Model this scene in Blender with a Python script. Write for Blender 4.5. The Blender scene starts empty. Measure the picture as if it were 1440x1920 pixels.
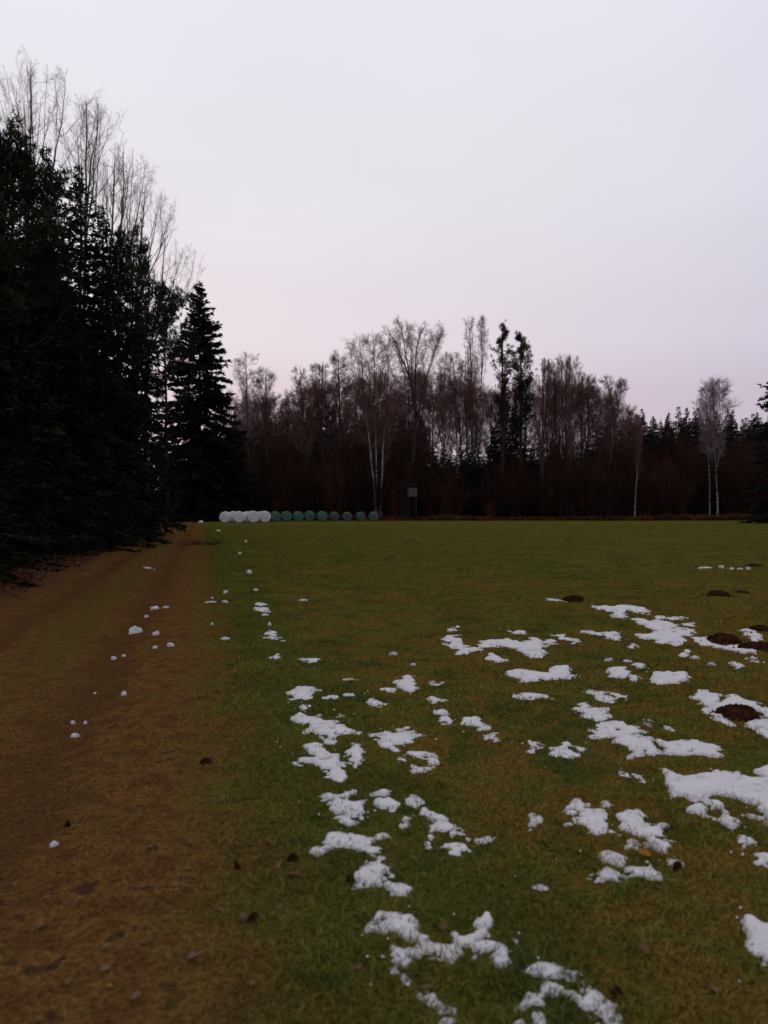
import bpy, math, random
import numpy as np

# ------------------------------------------------------------------ scene, camera, sky, sun
S = bpy.context.scene
F = 1450.0; HZ = 954.0; CAMH = 1.55            # focal length in photo pixels, horizon row, eye height
cam_d = bpy.data.cameras.new('camera'); cam = bpy.data.objects.new('camera', cam_d)
S.collection.objects.link(cam); S.camera = cam
cam.location = (0, 0, CAMH)
cam.rotation_euler = (math.radians(90) - math.atan((960 - HZ) / F), 0, 0)
cam_d.sensor_fit = 'VERTICAL'; cam_d.sensor_height = 36.0; cam_d.lens = 36.0 * F / 1920.0
cam_d.clip_start = 0.05; cam_d.clip_end = 3000
cam_d.dof.use_dof = True; cam_d.dof.focus_distance = 14.0; cam_d.dof.aperture_fstop = 27.0 / 11.5

SUN_EL, SUN_AZ = math.radians(7), math.radians(-28)     # low, behind the wood at the left
world = bpy.data.worlds.new('World'); S.world = world; world.use_nodes = True
SKY_STRENGTH = 0.10
def build_world():
    nt = world.node_tree; nt.nodes.clear(); N = nt.nodes; L = nt.links
    out = N.new('ShaderNodeOutputWorld'); bg = N.new('ShaderNodeBackground')
    L.new(bg.outputs[0], out.inputs[0]); bg.inputs[1].default_value = SKY_STRENGTH
    sky = N.new('ShaderNodeTexSky'); sky.sky_type = 'NISHITA'; sky.sun_disc = False
    sky.sun_elevation = SUN_EL; sky.sun_rotation = SUN_AZ
    tc = N.new('ShaderNodeTexCoord'); sep = N.new('ShaderNodeSeparateXYZ'); L.new(tc.outputs['Generated'], sep.inputs[0])
    # overcast layer: pale lavender overhead, pinkish towards the horizon
    ramp = N.new('ShaderNodeValToRGB'); r = ramp.color_ramp; r.interpolation = 'EASE'
    r.elements[0].position = 0.0; r.elements[0].color = (6.0, 4.85, 5.7, 1)
    r.elements[1].position = 1.0; r.elements[1].color = (7.9, 7.6, 7.9, 1)
    for p, c in ((0.12, (7.2, 6.0, 6.7, 1)), (0.22, (7.75, 7.1, 7.75, 1)), (0.38, (8.05, 7.85, 8.55, 1)), (0.58, (8.45, 8.35, 9.35, 1))):
        e = r.elements.new(p); e.color = c
    L.new(sep.outputs[2], ramp.inputs[0])
    # slow brightening towards the side where the sun went down
    dot = N.new('ShaderNodeVectorMath'); dot.operation = 'DOT_PRODUCT'; L.new(tc.outputs['Generated'], dot.inputs[0])
    dot.inputs[1].default_value = (-0.283, 0.774, 0.566)
    mr = N.new('ShaderNodeMapRange'); L.new(dot.outputs['Value'], mr.inputs[0])
    mr.interpolation_type = 'SMOOTHSTEP'
    mr.inputs[1].default_value = 0.54; mr.inputs[2].default_value = 0.93; mr.inputs[3].default_value = 0.0; mr.inputs[4].default_value = 1.0
    tint = N.new('ShaderNodeMix'); tint.data_type = 'RGBA'; L.new(mr.outputs[0], tint.inputs[0])
    tint.inputs[6].default_value = (0.79, 0.82, 0.90, 1); tint.inputs[7].default_value = (1.02, 1.0, 0.99, 1)
    mp = N.new('ShaderNodeMapping'); mp.inputs['Scale'].default_value = (1, 1, 2.6); L.new(tc.outputs['Generated'], mp.inputs[0])
    no = N.new('ShaderNodeTexNoise'); no.inputs['Scale'].default_value = 1.6; no.inputs['Detail'].default_value = 4; L.new(mp.outputs[0], no.inputs['Vector'])
    m2 = N.new('ShaderNodeMapRange'); L.new(no.outputs[0], m2.inputs[0]); m2.inputs[1].default_value = 0.3; m2.inputs[2].default_value = 0.7
    m2.inputs[3].default_value = 0.955; m2.inputs[4].default_value = 1.035
    a = N.new('ShaderNodeMix'); a.data_type = 'RGBA'; a.blend_type = 'MULTIPLY'; a.inputs[0].default_value = 1
    L.new(ramp.outputs[0], a.inputs[6]); L.new(tint.outputs[2], a.inputs[7])
    b = N.new('ShaderNodeVectorMath'); b.operation = 'SCALE'; L.new(a.outputs[2], b.inputs[0]); L.new(m2.outputs[0], b.inputs['Scale'])
    mix = N.new('ShaderNodeMix'); mix.data_type = 'RGBA'; mix.inputs[0].default_value = 0.95
    L.new(sky.outputs[0], mix.inputs[6]); L.new(b.outputs[0], mix.inputs[7]); L.new(mix.outputs[2], bg.inputs[0])
build_world()
sun_d = bpy.data.lights.new('sun', 'SUN'); sun = bpy.data.objects.new('sun', sun_d); S.collection.objects.link(sun)
sun_d.energy = 0.5; sun_d.angle = math.radians(25); sun_d.color = (1.0, 0.86, 0.78)
sun.rotation_euler = (math.radians(90) - SUN_EL, 0, -SUN_AZ + math.pi)
S.view_settings.view_transform = 'Standard'; S.view_settings.look = 'None'
S.view_settings.exposure = 0.0; S.view_settings.gamma = 1.0; S.view_settings.use_curve_mapping = False
S.render.engine = 'CYCLES'
S.cycles.use_denoising = True; S.cycles.max_bounces = 5; S.cycles.diffuse_bounces = 3; S.cycles.use_adaptive_sampling = True

# ------------------------------------------------------------------ helpers
C = S.collection
rng = np.random.default_rng(7)

def vnoise(x, y, seed=0):
    """smooth value noise, 0..1"""
    x = np.asarray(x, float); y = np.asarray(y, float)
    xi = np.floor(x).astype(np.int64); yi = np.floor(y).astype(np.int64); fx = x - xi; fy = y - yi
    fx = fx * fx * (3 - 2 * fx); fy = fy * fy * (3 - 2 * fy)
    def h(a, b):
        n = (a * 374761393 + b * 668265263 + seed * 974711) & 0x7fffffff
        n = ((n ^ (n >> 13)) * 1274126177) & 0x7fffffff
        return ((n ^ (n >> 16)) & 0xffff) / 65535.0
    return (h(xi, yi) * (1 - fx) + h(xi + 1, yi) * fx) * (1 - fy) + (h(xi, yi + 1) * (1 - fx) + h(xi + 1, yi + 1) * fx) * fy
def fbm(x, y, seed=0, o=3):
    s = 0; a = 0.5; t = 0
    for k in range(o):
        s = s + a * vnoise(x * 2 ** k, y * 2 ** k, seed + k * 17); t += a; a *= 0.5
    return s / t

SL = 0.235                                      # the track runs this much left per metre forward
def ground_z(x, y):
    x = np.asarray(x, float); y = np.asarray(y, float); c = x + SL * y
    z = (fbm(x * 0.45, y * 0.45, 3) - .5) * 0.09 + (fbm(x * 2.6, y * 2.6, 9) - .5) * 0.05 + (fbm(x * 7.5, y * 7.5, 19, 2) - .5) * 0.028 * np.clip(1.3 - y / 25, 0, 1)
    for rc in (-0.95, -2.45):
        z = z - 0.055 * np.exp(-((c - rc - 0.08 * np.sin(y * .5)) / 0.26) ** 2)
    z = z + 0.35 * np.clip((-3.5 - c) / 2.5, 0, 1) ** 1.5
    return z
def gz(x, y): return float(ground_z(x, y))
def at(u, d):                                   # world x of photo column u at distance d
    return (u - 720) / F * d
def topz(v, d): return CAMH + (HZ - v) / F * d
def gp(u, v):                                   # where the ray through a photo point meets the ground
    d = CAMH * F / (v - HZ); return ((u - 720) / F * d, d)

def mesh(name, V, Q=None, T=None, mat=None, smooth=False, attrs=None):
    me = bpy.data.meshes.new(name)
    V = np.asarray(V, np.float32); nq = 0 if Q is None else len(Q); nt = 0 if T is None else len(T)
    me.vertices.add(len(V)); me.vertices.foreach_set('co', V.ravel())
    idx = []
    if nq: idx.append(np.asarray(Q, np.int32).ravel())
    if nt: idx.append(np.asarray(T, np.int32).ravel())
    idx = np.concatenate(idx)
    me.loops.add(len(idx)); me.loops.foreach_set('vertex_index', idx)
    me.polygons.add(nq + nt)
    st = np.concatenate([np.arange(nq) * 4, nq * 4 + np.arange(nt) * 3]).astype(np.int32)
    me.polygons.foreach_set('loop_start', st)
    if smooth: me.polygons.foreach_set('use_smooth', np.ones(nq + nt, bool))
    me.update(calc_edges=True); me.validate()
    if attrs:
        for k, a in attrs.items():
            at_ = me.attributes.new(k, 'FLOAT', 'POINT'); at_.data.foreach_set('value', np.asarray(a, np.float32))
    if mat: me.materials.append(mat)
    return me
def obj(name, me, parent=None, loc=(0, 0, 0)):
    o = bpy.data.objects.new(name, me); C.objects.link(o); o.location = loc
    if parent: o.parent = parent
    return o
def tag(o, label=None, cat=None, group=None, kind=None):
    if label: o['label'] = label
    if cat: o['category'] = cat
    if group: o['group'] = group
    if kind: o['kind'] = kind
    return o
def thing(name, label, cat, loc, group=None, rz=0.0):
    o = bpy.data.objects.new(name, None); C.objects.link(o); o.location = loc; o.rotation_euler = (0, 0, rz)
    o.empty_display_size = .2
    return tag(o, label, cat, group)

class Geo:
    def __init__(s): s.V = []; s.Q = []; s.T = []; s.n = 0
    def add(s, V, Q=None, T=None):
        V = np.asarray(V, float).reshape(-1, 3)
        if Q is not None and len(Q): s.Q.append(np.asarray(Q) + s.n)
        if T is not None and len(T): s.T.append(np.asarray(T) + s.n)
        s.V.append(V); s.n += len(V)
    def mesh(s, name, mat, smooth=False):
        return mesh(name, np.concatenate(s.V), np.concatenate(s.Q) if s.Q else None, np.concatenate(s.T) if s.T else None, mat, smooth)
    def box(s, x0, x1, y0, y1, z0, z1):
        V = [(x, y, z) for z in (z0, z1) for y in (y0, y1) for x in (x0, x1)]
        s.add(V, [(0, 2, 3, 1), (4, 5, 7, 6), (0, 1, 5, 4), (2, 6, 7, 3), (0, 4, 6, 2), (1, 3, 7, 5)])

def tubes(P, R, sides):
    P = np.asarray(P, float); R = np.asarray(R, float); N, K, _ = P.shape
    T = np.gradient(P, axis=1) if K > 2 else np.repeat((P[:, 1:] - P[:, :1]), 2, axis=1)
    T /= np.linalg.norm(T, axis=2, keepdims=True) + 1e-9
    m = T.mean(axis=1, keepdims=True)
    ref = np.where(np.abs(m[..., 2:3]) > 0.8, np.array([1., 0.15, 0]), np.array([0, 0, 1.]))
    A = np.cross(T, np.broadcast_to(ref, T.shape)); A /= np.linalg.norm(A, axis=2, keepdims=True) + 1e-9
    B = np.cross(T, A)
    th = np.arange(sides) * 2 * np.pi / sides
    ring = P[:, :, None] + R[:, :, None, None] * (np.cos(th)[:, None] * A[:, :, None] + np.sin(th)[:, None] * B[:, :, None])
    V = ring.reshape(-1, 3)
    n, k, s = np.meshgrid(np.arange(N), np.arange(K - 1), np.arange(sides), indexing='ij')
    a = (n * K + k) * sides; s2 = (s + 1) % sides
    Q = np.stack([a + s, a + s2, a + sides + s2, a + sides + s], -1).reshape(-1, 4)
    return V, Q

def spikes(P, R):
    """twig ends: slim three-sided spikes running out to a point"""
    b = P[:, 0]; t = P[:, -1]; d = t - b; d = d / (np.linalg.norm(d, axis=1, keepdims=True) + 1e-9)
    A = np.cross(d, np.where(np.abs(d[:, 2:]) > .8, np.array([1., .2, 0]), np.array([0, 0, 1.]))); A /= np.linalg.norm(A, axis=1, keepdims=True) + 1e-9
    B = np.cross(d, A); r = R[:, :1] * 1.25
    V = np.stack([b + A * r, b + (-.5 * A + .87 * B) * r, b + (-.5 * A - .87 * B) * r, t], 1).reshape(-1, 3); i = np.arange(len(P))[:, None, None] * 4
    return V, None, (i + np.array([[0, 1, 3], [1, 2, 3], [2, 0, 3]])).reshape(-1, 3)

def interp_line(pts, K):
    pts = np.asarray(pts, float); t = np.linspace(0, 1, len(pts)); tt = np.linspace(0, 1, K)
    # Catmull-like smoothing through a fine linear pass
    fine = np.stack([np.interp(np.linspace(0, 1, 200), t, pts[:, i]) for i in range(3)], -1)
    ker = np.ones(25) / 25
    pad = np.concatenate([2 * fine[:1] - fine[12:0:-1], fine, 2 * fine[-1:] - fine[-2:-14:-1]])
    sm = np.stack([np.convolve(pad[:, i], ker, 'valid') for i in range(3)], -1)
    ti = np.linspace(0, 1, len(sm))
    return np.stack([np.interp(tt, ti, sm[:, i]) for i in range(3)], -1)

def branch(P, R, n, t0, t1, ang, angs, lenf, K, rr, up, wob, g, tip=.35, rmin=.004):
    N, Kp = P.shape[:2]
    t = t0 + (t1 - t0) * (np.arange(n)[None] + g.random((N, n))) / n
    f = np.clip(t * (Kp - 1), 0, Kp - 1.001); i = f.astype(int); a = (f - i)[..., None]
    row = np.arange(N)[:, None]
    base = P[row, i] * (1 - a) + P[row, i + 1] * a
    tan = P[row, i + 1] - P[row, i]; tan /= np.linalg.norm(tan, axis=-1, keepdims=True) + 1e-9
    rad = R[row, i] * (1 - a[..., 0]) + R[row, i + 1] * a[..., 0]
    Lp = np.linalg.norm(np.diff(P, axis=1), axis=2).sum(1)[:, None]
    ln = lenf(t, Lp) * g.uniform(.65, 1.3, t.shape)
    rv = g.normal(size=tan.shape); pr = rv - (rv * tan).sum(-1, keepdims=True) * tan; pr /= np.linalg.norm(pr, axis=-1, keepdims=True) + 1e-9
    an = np.radians(g.normal(ang, angs, t.shape))[..., None]
    d = np.cos(an) * tan + np.sin(an) * pr
    pts = [base]; st = (ln / (K - 1))[..., None]
    for k in range(K - 1):
        pts.append(pts[-1] + d * st)
        d = d + np.array([0, 0, up]) + g.normal(size=d.shape) * wob; d /= np.linalg.norm(d, axis=-1, keepdims=True)
    P2 = np.stack(pts, 2).reshape(N * n, K, 3)
    r0 = np.maximum(rad * rr, rmin).reshape(-1, 1)
    return P2, r0 * np.linspace(1, tip, K)[None]

# ------------------------------------------------------------------ materials
def new_mat(name, rough=.9, spec=.15):
    m = bpy.data.materials.new(name); m.use_nodes = True
    b = m.node_tree.nodes['Principled BSDF']; b.inputs['Roughness'].default_value = rough
    b.inputs['Specular IOR Level'].default_value = spec
    return m, m.node_tree.nodes, m.node_tree.links, b
class NB:                                       # small node-building helper
    def __init__(s, nt): s.N = nt.nodes; s.L = nt.links
    def put(s, sock, v):
        if hasattr(v, 'is_linked'): s.L.new(v, sock)
        elif v is not None: sock.default_value = v
    def math(s, op, a, b=None, c=None):
        n = s.N.new('ShaderNodeMath'); n.operation = op; s.put(n.inputs[0], a)
        if b is not None: s.put(n.inputs[1], b)
        if c is not None: s.put(n.inputs[2], c)
        return n.outputs[0]
    def noise(s, vec, scale, detail=3, rough=.55, dist=0):
        n = s.N.new('ShaderNodeTexNoise'); s.put(n.inputs['Vector'], vec); n.inputs['Scale'].default_value = scale
        n.inputs['Detail'].default_value = detail; n.inputs['Roughness'].default_value = rough; n.inputs['Distortion'].default_value = dist
        return n.outputs[0]
    def rng(s, v, a, b, c=0., d=1., smooth=True):
        n = s.N.new('ShaderNodeMapRange'); s.put(n.inputs[0], v)
        if smooth: n.interpolation_type = 'SMOOTHSTEP'
        for k, q in enumerate((a, b, c, d)): n.inputs[k + 1].default_value = q
        return n.outputs[0]
    def mix(s, f, a, b, mode='MIX'):
        n = s.N.new('ShaderNodeMix'); n.data_type = 'RGBA'; n.blend_type = mode; s.put(n.inputs[0], f)
        s.put(n.inputs[6], a if hasattr(a, 'is_linked') else (*a, 1)); s.put(n.inputs[7], b if hasattr(b, 'is_linked') else (*b, 1))
        return n.outputs[2]
    def bump(s, h, strength, dist):
        n = s.N.new('ShaderNodeBump'); n.inputs['Strength'].default_value = strength; n.inputs['Distance'].default_value = dist
        s.put(n.inputs['Height'], h); return n.outputs[0]

def meadow_group():
    """turf colour by place: straw-brown on the track, olive and tawny patches on the meadow"""
    ng = bpy.data.node_groups.new('turf_colour', 'ShaderNodeTree')
    ng.interface.new_socket('Color', in_out='OUTPUT', socket_type='NodeSocketColor')
    ng.interface.new_socket('Fine', in_out='OUTPUT', socket_type='NodeSocketFloat')
    b = NB(ng); N = ng.nodes
    out = N.new('NodeGroupOutput'); geo = N.new('ShaderNodeNewGeometry')
    sep = N.new('ShaderNodeSeparateXYZ'); ng.links.new(geo.outputs['Position'], sep.inputs[0])
    cmb = N.new('ShaderNodeCombineXYZ'); ng.links.new(sep.outputs[0], cmb.inputs[0]); ng.links.new(sep.outputs[1], cmb.inputs[1])
    P = cmb.outputs[0]; x, y = sep.outputs[0], sep.outputs[1]
    c0 = b.math('MULTIPLY_ADD', y, SL, x)
    n_big = b.noise(P, .35, 4); n_mid = b.noise(P, 1.3, 4); n_sm = b.noise(P, 5.5, 4); n_fine = b.noise(P, 38, 3, .7)
    wob = b.math('MULTIPLY_ADD', b.math('SUBTRACT', n_mid, .5), 1.1, c0)
    wob = b.math('MULTIPLY_ADD', b.math('SUBTRACT', n_sm, .5), .5, wob)
    # meadow
    n_pt = b.noise(P, 3.1, 5, .66, .5)
    g = b.mix(b.rng(n_mid, .35, .65), (0.0562, 0.0490, 0.0070), (0.0950, 0.0749, 0.0085))
    g = b.mix(b.math('MULTIPLY', b.rng(n_sm, .52, .70), .75), g, (0.0259, 0.0302, 0.0063))
    g = b.mix(1., g, (.93, 1.02, 1.2), 'MULTIPLY')
    bm = b.rng(b.math('ADD', b.math('MULTIPLY', n_pt, .65), b.math('MULTIPLY', n_big, .35)), .42, .56)
    bm = b.math('MULTIPLY', bm, b.rng(y, 6, 30, 1., .42))
    strip = b.rng(b.math('ABSOLUTE', b.math('SUBTRACT', wob, .75)), .3, .75, .35, 1.)     # greener beside the track
    bm = b.math('MULTIPLY', bm, strip)
    g = b.mix(b.math('MULTIPLY', bm, .88), g, b.mix(n_sm, (0.1188, 0.0562, 0.0088), (0.1440, 0.0806, 0.0124)))
    g = b.mix(b.math('MULTIPLY', b.rng(strip, .9, .4), .12), g, (0.0324, 0.0403, 0.0067))
    far = b.rng(y, 20, 60)
    g = b.mix(b.math('MULTIPLY', far, .6), g, (0.0778, 0.0619, 0.0074))
    g = b.mix(1., g, (1.36, 1.62, 2.0), 'MULTIPLY')
    # track
    t = b.mix(b.rng(n_sm, .35, .68), (0.0828, 0.0331, 0.0070), (0.1332, 0.0612, 0.0095))
    t = b.mix(b.rng(n_pt, .5, .68, 0, .6), t, (0.0756, 0.0475, 0.0081))
    t = b.mix(b.rng(n_sm, .58, .68, 0, .8), t, (0.0360, 0.0144, 0.0067))
    ruts = b.math('MINIMUM', b.math('ABSOLUTE', b.math('ADD', wob, .95)), b.math('ABSOLUTE', b.math('ADD', wob, 2.45)))
    t = b.mix(b.rng(ruts, .0, .42, .7, 0.), t, (.0700, .0300, .0070))
    mid = b.rng(b.math('ABSOLUTE', b.math('ADD', wob, 1.65)), .05, .45, .5, 0.)
    t = b.mix(b.math('MULTIPLY', mid, b.rng(y, 4, 9)), t, (0.0706, 0.0533, 0.0074))
    v = b.mix(n_sm, (0.0684, 0.0230, 0.0095), (0.1044, 0.0446, 0.0175))
    t = b.mix(b.rng(wob, -3.0, -3.7), t, v)
    t = b.mix(1., t, (1.55, 1.72, 2.9), 'MULTIPLY')
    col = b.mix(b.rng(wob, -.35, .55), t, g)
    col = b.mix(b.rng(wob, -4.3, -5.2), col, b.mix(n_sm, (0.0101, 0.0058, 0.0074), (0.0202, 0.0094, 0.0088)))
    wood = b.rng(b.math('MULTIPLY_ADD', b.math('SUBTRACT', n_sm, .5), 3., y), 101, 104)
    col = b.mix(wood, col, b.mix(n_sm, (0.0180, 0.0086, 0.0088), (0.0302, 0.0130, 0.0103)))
    ng.links.new(col, out.inputs[0]); ng.links.new(n_fine, out.inputs[1])
    return ng
TURF = meadow_group()
def turf_mat():
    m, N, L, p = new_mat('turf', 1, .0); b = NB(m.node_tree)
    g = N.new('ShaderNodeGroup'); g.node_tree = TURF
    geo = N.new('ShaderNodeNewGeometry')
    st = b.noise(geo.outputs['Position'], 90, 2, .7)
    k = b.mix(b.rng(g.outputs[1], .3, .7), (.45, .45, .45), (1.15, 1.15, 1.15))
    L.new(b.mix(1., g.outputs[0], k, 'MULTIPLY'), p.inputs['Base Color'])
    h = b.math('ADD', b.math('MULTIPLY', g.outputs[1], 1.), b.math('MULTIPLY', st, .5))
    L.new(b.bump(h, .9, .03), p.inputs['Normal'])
    return m
def blade_mat():
    m, N, L, p = new_mat('grass_blade', .9, .02); b = NB(m.node_tree)
    g = N.new('ShaderNodeGroup'); g.node_tree = TURF
    a = N.new('ShaderNodeAttribute'); a.attribute_name = 'tint'
    k = b.mix(a.outputs['Fac'], (.5, .54, .5), (1.6, 1.55, 1.6))
    c = b.mix(1., g.outputs[0], k, 'MULTIPLY')
    c = b.mix(b.rng(a.outputs['Fac'], .93, .97), c, (.21, .145, .045))
    c = b.mix(b.rng(a.outputs['Fac'], .22, .16, 0, .75), c, (.040, .056, .004))
    L.new(c, p.inputs['Base Color'])
    return m
def plain(name, c1, c2, scale=6., rough=.9, spec=.15, bump=0., stretch=(1, 1, 1), lo=.35, hi=.65):
    m, N, L, p = new_mat(name, rough, spec); b = NB(m.node_tree)
    tc = N.new('ShaderNodeTexCoord'); mp = N.new('ShaderNodeMapping'); L.new(tc.outputs['Object'], mp.inputs[0]); mp.inputs['Scale'].default_value = stretch
    n = b.noise(mp.outputs[0], scale, 4, .6)
    L.new(b.mix(b.rng(n, lo, hi), c1, c2), p.inputs['Base Color'])
    if bump: L.new(b.bump(n, .6, bump), p.inputs['Normal'])
    return m
def varied(m, amt=.35):                          # each copy slightly lighter or darker
    nt = m.node_tree; b = NB(nt); p = nt.nodes['Principled BSDF']; src = p.inputs['Base Color'].links[0].from_socket
    oi = nt.nodes.new('ShaderNodeObjectInfo'); r = b.rng(oi.outputs['Random'], 0, 1, 1 - amt, 1 + amt, False)
    cmb = nt.nodes.new('ShaderNodeCombineColor')
    for k in range(3): nt.links.new(r, cmb.inputs[k])
    nt.links.new(b.mix(1., src, cmb.outputs[0], 'MULTIPLY'), p.inputs['Base Color']); return m
M = {}
M['turf'] = turf_mat(); M['blade'] = blade_mat()
M['needle'] = varied(plain('spruce_needles', (.0045, .0065, .002), (.013, .018, .0045), 1.5))
M['needle_black'] = varied(plain('spruce_needles_dark', (.004, .005, .003), (.010, .012, .006), 1.5))
M['pine_needle'] = varied(plain('pine_needles', (.009, .014, .005), (.020, .027, .009), 2.))
M['conifer_bark'] = plain('conifer_bark', (.022, .013, .009), (.045, .025, .015), 9, bump=.01, stretch=(1, 1, .3))
M['alder_bark'] = plain('alder_bark', (.030, .022, .018), (.055, .042, .035), 9, bump=.01, stretch=(1, 1, .4))
M['grey_bark'] = plain('poplar_bark', (.07, .055, .05), (.13, .105, .095), 5, stretch=(1, 1, .4))
def birch_bark():
    m, N, L, p = new_mat('birch_bark', .7, .2); b = NB(m.node_tree)
    tc = N.new('ShaderNodeTexCoord'); mp = N.new('ShaderNodeMapping'); L.new(tc.outputs['Object'], mp.inputs[0]); mp.inputs['Scale'].default_value = (2.2, 2.2, 5)
    n = b.noise(mp.outputs[0], 1.1, 4, .65)
    c = b.mix(b.rng(n, .46, .60), (.34, .31, .27), (.045, .038, .036))
    a = N.new('ShaderNodeAttribute'); a.attribute_name = 'thick'          # thin wood is dark, lower stem white; upper stem painted dark as backlit silhouette
    c = b.mix(b.rng(a.outputs['Fac'], .42, .66), (.055, .036, .032), c)
    L.new(c, p.inputs['Base Color']); return m
M['birch_bark'] = birch_bark()
M['twig'] = varied(plain('bare_twigs', (.105, .048, .038), (.170, .084, .070), .8), .25)
M['twig_pale'] = varied(plain('bare_twigs_pale', (.18, .12, .122), (.27, .19, .195), .8), .2)
M['brush'] = varied(plain('brown_brush', (.028, .011, .006), (.050, .021, .010), .6), .4)
M['beech_leaf'] = plain('withered_beech_leaves', (.055, .014, .007), (.10, .026, .012), 3)
M['bracken'] = plain('dead_bracken', (.055, .018, .006), (.105, .045, .013), .8)

def snow_mat():
    m, N, L, p = new_mat('old_snow', .55, .3); b = NB(m.node_tree)
    geo = N.new('ShaderNodeNewGeometry'); P = geo.outputs['Position']
    n = b.noise(P, 16, 4, .6); d = b.noise(P, 55, 3, .6)
    c = b.mix(b.rng(n, .3, .7), (.57, .55, .54), (.635, .615, .60))
    c = b.mix(b.rng(d, .66, .74, 0, .7), c, (.30, .25, .20))           # specks of dirt and grass in it
    L.new(c, p.inputs['Base Color'])
    L.new(b.bump(b.math('ADD', n, b.math('MULTIPLY', d, .4)), .5, .02), p.inputs['Normal'])
    return m
M['snow'] = snow_mat()
M['soil'] = plain('mole_soil', (.020, .0075, .004), (.050, .018, .010), 28, spec=0, bump=.02)
def film(name, c1, c2):
    m, N, L, p = new_mat(name, .42, .35); b = NB(m.node_tree)
    tc = N.new('ShaderNodeTexCoord'); mp = N.new('ShaderNodeMapping'); L.new(tc.outputs['Object'], mp.inputs[0]); mp.inputs['Scale'].default_value = (3, 1.2, 3)
    n = b.noise(mp.outputs[0], 2.2, 4, .6, .6)
    L.new(b.mix(b.rng(n, .3, .7), c1, c2), p.inputs['Base Color']); L.new(b.bump(n, .5, .04), p.inputs['Normal']); return varied(m, .12)
M['film_white'] = film('white_bale_film', (.52, .50, .50), (.66, .64, .64))
M['film_green'] = film('green_bale_film', (.022, .075, .042), (.040, .110, .066))
M['film_dull'] = film('dull_green_bale_film', (.028, .050, .036), (.045, .072, .054))
M['board'] = plain('weathered_boards', (.058, .052, .045), (.105, .097, .085), 4, bump=.01, stretch=(1, 1, 4))
M['board_dark'] = plain('dark_timber', (.012, .0105, .009), (.024, .021, .018), 5)
M['shade_inside'] = plain('cabin_shade', (.008, .007, .006), (.012, .01, .009), 3)  # shade behind the stand's window opening, put into the colour
M['post'] = plain('post_wood', (.035, .03, .025), (.06, .05, .04), 6, stretch=(1, 1, .3))
M['post_pale'] = plain('pale_paint', (.42, .42, .40), (.55, .55, .52), 6)
M['leaf_tan'] = plain('leaf_tan', (.10, .055, .028), (.16, .09, .05), 30, spec=0)
M['leaf_grey'] = plain('leaf_grey_brown', (.10, .060, .036), (.17, .105, .068), 30, spec=0)
M['leaf_yellow'] = plain('leaf_yellow', (.22, .095, .014), (.30, .14, .03), 30)
M['leaf_red'] = plain('leaf_red_brown', (.08, .022, .010), (.12, .036, .015), 30, spec=0)
M['stalk'] = plain('dead_stalks', (.022, .014, .008), (.06, .035, .018), 2)

# ------------------------------------------------------------------ the ground: three sheets butted edge to edge
def graded(a, b, s, g):                          # grid lines growing away from a
    out = [a]; st = s
    while out[-1] < b: out.append(out[-1] + st); st *= g
    out[-1] = b; return out
ys = np.array([-60, -40, -25, -15, -9, -5, -3, -1.5] + graded(0, 104, .05, 1.0125) + [106, 109, 113, 118, 125, 135, 150, 170, 200, 240, 300, 400, 600, 1000])
iy_edge = int(np.where(ys >= 103.9)[0][0])
cr = [.1] + graded(.15, 10, .05, 1.014)[0:] + [12, 15, 19, 24, 30, 38, 48, 60, 80, 110, 160, 240, 400, 800]
cm = list(np.arange(-3.7, .06, .06)); cl = [-600, -300, -150, -80, -50, -35, -25, -18, -14, -11, -9, -7.5, -6.5, -5.8] + list(np.arange(-5.3, -3.75, .14))
cs = np.array(cl + cm + cr)
il, ir = len(cl), len(cl) + len(cm)
def ground_piece(name, i0, i1, j0, j1, parts=None):
    V = []; Q = []; n = 0
    for (a0, a1, b0, b1) in (parts or [(i0, i1, j0, j1)]):
        cc, yy = np.meshgrid(cs[a0:a1 + 1], ys[b0:b1 + 1], indexing='ij'); xx = cc - SL * yy
        zz = ground_z(xx, yy); V.append(np.stack([xx, yy, zz], -1).reshape(-1, 3)); w = b1 - b0 + 1
        i, j = np.meshgrid(np.arange(a1 - a0), np.arange(b1 - b0), indexing='ij'); a = i * w + j + n
        Q.append(np.stack([a, a + w, a + w + 1, a + 1], -1).reshape(-1, 4)); n += len(V[-1])
    o = obj(name, mesh(name, np.concatenate(V), np.concatenate(Q), None, M['turf'], True)); o['kind'] = 'structure'; return o
nI, nJ = len(cs) - 1, len(ys) - 1
tag(ground_piece('meadow', ir, nI, 0, iy_edge), 'damp olive green meadow stretching to the wood edge')
tag(ground_piece('farm_track', il, ir, 0, iy_edge), 'brown grassy farm track with two shallow ruts beside the dark conifers')
tag(ground_piece('forest_floor', 0, 0, 0, 0, parts=[(0, il, 0, iy_edge), (0, nI, iy_edge, nJ)]), 'dark leaf covered forest floor under the trees')

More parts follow.
